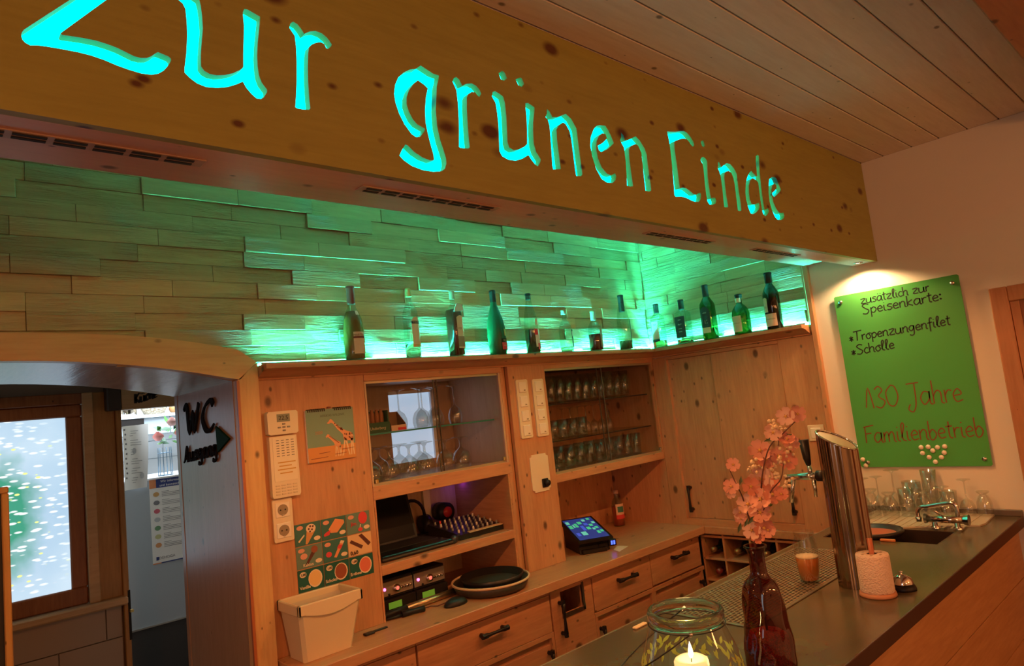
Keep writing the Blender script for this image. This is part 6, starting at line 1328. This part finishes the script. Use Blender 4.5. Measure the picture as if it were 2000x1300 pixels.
# kitchen counter
kc = thing('kitchen_counter', 'tall blue grey kitchen counter seen through the doorway', 'counter', (1.5, 3.3, 0))
M_GREY = mat('blue_grey_panel', (0.40, 0.45, 0.50), 0.45)
MB().box(0.98, 2.4, 3.0, 3.05, 0.468, 1.478).build('front_panel', M_GREY, kc)
MB().box(0.98, 2.4, 2.99, 3.85, 1.478, 1.490).build('top_board', mat('white_top', (0.80, 0.82, 0.84), 0.25), kc)
MB().box(0.98, 2.4, 2.985, 3.0, 0.462, 0.470).build('edge_strip', M_STEEL, kc)
MB().box(0.98, 2.4, 3.0, 3.8, 0.0, 0.468).build('plinth', mat('dark_plinth', (0.05, 0.045, 0.042), 0.6), kc)
p1 = thing('menu_sheet', 'curled white printed sheet hanging over the counter front', 'paper', (1.32, 2.98, 1.43))
v = []; n = 8
for i in range(n+1):
    z = 1.43+.45*i/n; yo = 2.978-.02*math.sin(PI*i/n); v += [(1.243+(.003*i/n), yo, z), (1.385+.028*i/n, yo-.004, z+.004)]
v2 = [(a, b+.0012, c_) for a, b, c_ in v]; m_ = len(v)
MB().add(v+v2, [(2*i, 2*i+1, 2*i+3, 2*i+2) for i in range(n)]+[(m_+2*i, m_+2*i+2, m_+2*i+3, m_+2*i+1) for i in range(n)]+[(2*i, 2*i+2, m_+2*i+2, m_+2*i) for i in range(n)]+[(2*i+1, m_+2*i+1, m_+2*i+3, 2*i+3) for i in range(n)], True).build('sheet', M_PAPER, p1)
M_GINK = mat('grey_ink', (0.22, 0.22, 0.23), 0.7)
def shy(z): return 2.978-.02*math.sin(PI*(z-1.43)/.45)-.004
random.seed(9)
for i in range(24):
    z = 1.84-i*.0165; x0 = 1.288+random.choice((0, .006)); ln = random.choice((.02, .035, .05, .07))
    if i % 4 == 3: continue
    MB().box(x0, x0+ln, shy(z)-.0015, shy(z)-.0005, z, z+.003).build('print_line', M_GINK, p1)
for i in range(11):
    z = 1.855-i*.034; MB().prism(arc_pts(1.256+.004*(i % 2), z, .006, .008, 6), 1, shy(z)-.002, shy(z)-.0008).build('leaf_print', M_GINK, p1)
for x, z in ((1.31, 1.70), (1.355, 1.52)): MB().prism(arc_pts(x, z, .013, .022, 10), 1, shy(z)-.0016, shy(z)-.0006).build('sketch_print', mat('pale_grey_ink', (0.45, 0.46, 0.48), 0.7), p1)
p2 = thing('allergen_poster', 'white poster with food pictures and orange blue head on the counter', 'poster', (1.52, 2.998, .88))
MB().box(1.405, 1.70, 2.995, 2.9985, 0.881, 1.478).build('sheet', M_PAPER, p2)
MB().box(1.405, 1.45, 2.9940, 2.9952, 1.415, 1.478).build('orange_head', mat('orange_print2', (0.70, 0.25, 0.10), 0.6), p2)
MB().box(1.45, 1.70, 2.9940, 2.9952, 1.415, 1.478).build('blue_head', mat('blue_print', (0.03, 0.05, 0.20), 0.6), p2)
lettering('Wir informieren', 0.024, M_PAPER, p2, (1.56, 2.9938, 1.458)); lettering('und kennzeichnen', 0.024, M_PAPER, p2, (1.56, 2.9938, 1.430))
fc = [(0.55, 0.32, 0.12), (0.20, 0.20, 0.22), (0.55, 0.12, 0.16), (0.45, 0.48, 0.50), (0.15, 0.30, 0.16), (0.50, 0.50, 0.25), (0.60, 0.28, 0.12)]
for i, c_ in enumerate(fc):
    z = 1.370-i*.060; MB().prism(arc_pts(1.448, z, .021, .017, 10), 1, 2.9938, 2.9952).build('food_picture', mat('food_%d' % i, c_, 0.6), p2)
    for j in range(4): MB().box(1.485, 1.485+(.05 if j == 0 else .19), 2.9940, 2.9952, z+.014-j*.011, z+.017-j*.011).build('print_line', M_GINK, p2)
MB().box(1.428, 1.446, 2.9938, 2.9952, 0.906, 0.930).build('emblem', MATS['blue_print'], p2); lettering('DEHOGA', 0.026, M_GINK, p2, (1.500, 2.9938, 0.918))
MB().box(1.405, 1.46, 2.9940, 2.9952, .881, .888).build('foot_stripe', MATS['orange_print2'], p2); MB().box(1.46, 1.70, 2.9940, 2.9952, .881, .888).build('foot_stripe', MATS['blue_print'], p2)
# roses in wire holder
fl = thing('rose_bunch', 'bunch of pink roses with green leaves in a wire holder', 'flowers', (1.545, 3.12, 1.491))
for i in range(6):
    a = 2*PI*i/6; MB().tube([(1.555+.05*math.cos(a), 3.12+.05*math.sin(a), 1.4915), (1.555+.045*math.cos(a), 3.12+.045*math.sin(a), 1.70)], .003, 6).build('wire', mat('blue_grey_wire', (0.12, 0.20, 0.28), 0.4, 0.6), fl)
for z in (1.495, 1.66): MB().tube([(1.555+.048*math.cos(2*PI*i/20), 3.12+.048*math.sin(2*PI*i/20), z) for i in range(20)], .003, 6, closed=True).build('wire_ring', MATS['blue_grey_wire'], fl)
random.seed(14)
M_RO = mat('rose_pink', (0.75, 0.28, 0.26), 0.6); M_RO2 = mat('rose_pale', (0.78, 0.48, 0.46), 0.6); M_GR = mat('fresh_green', (0.09, 0.36, 0.06), 0.5); M_GR2 = mat('deep_green', (0.02, 0.14, 0.05), 0.5)
for (x, y, z, r_, m_) in ((1.50, 3.07, 1.785, .045, M_RO), (1.60, 3.06, 1.885, .045, M_RO2), (1.66, 3.10, 1.80, .045, M_RO)):
    for k_ in range(4):
        MB().lathe([(r_*(.3+.2*k_)*.4, -r_*.7), (r_*(.3+.2*k_), -r_*.1), (r_*(.25+.2*k_), r_*(.8-.18*k_))], 9, (x, y, z), wob=lambda a, zz, k_=k_: 1+.12*math.sin(3*a+k_)).build('petal', m_, fl)
for i in range(26):
    c = Vector((1.59+random.uniform(-.09, .1), 3.10+random.uniform(-.05, .05), 1.83+random.uniform(-.10, .08))); d = Vector((random.uniform(-1, 1), random.uniform(-1, .2), random.uniform(-.8, .8))).normalized(); s_ = d.orthogonal().normalized(); ln = random.uniform(.03, .05)
    MB().add([tuple(c-d*ln), tuple(c+s_*ln*.5), tuple(c+d*ln), tuple(c-s_*ln*.5)], [(0, 1, 2, 3)]).build('leaf', M_GR if i % 3 else M_GR2, fl)
# wall cupboard, pot, basket
cb = thing('wall_cupboard', 'grey wall cupboard with shelf top at the back of the kitchen', 'cupboard', (1.8, 3.95, 1.80))
for i in range(3): MB().box(1.15+i*.33, 1.475+i*.33, 3.83, 4.18, 1.82, 1.958, c=.002).build('door', mat('cupboard_grey', (0.32, 0.37, 0.40), 0.45), cb)
MB().box(1.10, 2.25, 3.80, 4.18, 1.960, 1.985).build('shelf_board', mat('shelf_pale', (0.55, 0.60, 0.64), 0.3), cb)
MB().box(1.42, 1.60, 3.81, 3.83, 1.90, 1.955).build('open_slot', M_BLACK, cb)
t = thing('cooking_pot', 'steel cooking pot on the kitchen shelf', 'pot', (1.49, 3.95, 1.986))
MB().lathe([(0, 0), (.085, 0), (.09, .01), (.09, .13), (.086, .13), (.086, .012), (0, .012)], 26, (1.49, 3.94, 1.986)).build('pan', M_CHROME, t); MB().box(1.575, 1.60, 3.93, 3.95, 2.07, 2.085, c=.003).build('handle', M_BLACK, t)
t = thing('wicker_basket', 'pale wicker basket on the kitchen shelf', 'basket', (1.71, 3.94, 1.986))
def wick():
    mt = mat('wicker', (0.55, 0.46, 0.32), 0.7); k = N(mt); n_ = k.voro(k.coord((60, 60, 110)), 1.0); k.bump(n_, 1.0, 0.01); k.l(k.ramp(n_, [(0.2, (0.62, 0.54, 0.40)), (0.8, (0.28, 0.21, 0.13))]), k.b.inputs['Base Color']); return mt
MB().lathe([(0, .002), (.075, .002), (.10, .05), (.112, .105), (.106, .105), (.094, .05), (.07, .01), (0, .01)], 30, (1.715, 3.94, 1.986)).build('wicker_body', wick(), t)
t = thing('bread_loaf', 'brown loaf beside the basket on the kitchen shelf', 'bread', (1.86, 3.92, 1.986))
MB().ball((1.862, 3.92, 2.024), .038, 14, 0.9, 0.9, 1.0).build('loaf', mat('bread_crust', (0.34, 0.17, 0.06), 0.7), t)
# chalk board at the left edge of the passage
t = thing('menu_board', 'black chalk board with wooden frame at the left picture edge', 'board', (0.0, .22, 0))
MB().box(-.34, .270, .214, .222, .10, 1.625).build('slate', mat('slate_black', (0.012, 0.011, 0.011), 0.6), t)
for a in ((-.36, .289, 1.623, 1.643), (-.36, .289, .08, .10)): MB().box(a[0], a[1], .205, .228, a[2], a[3], c=.003).build('frame_bar', W_GOLD, t)
for a in ((-.36, -.34), (.269, .289)): MB().box(a[0], a[1], .205, .228, .10, 1.623, c=.003).build('frame_bar', W_GOLD, t)
for x in (-.33, .26): MB().box(x-.012, x+.012, .205, .25, 0.0, .08, c=.002).build('foot', W_GOLD, t)
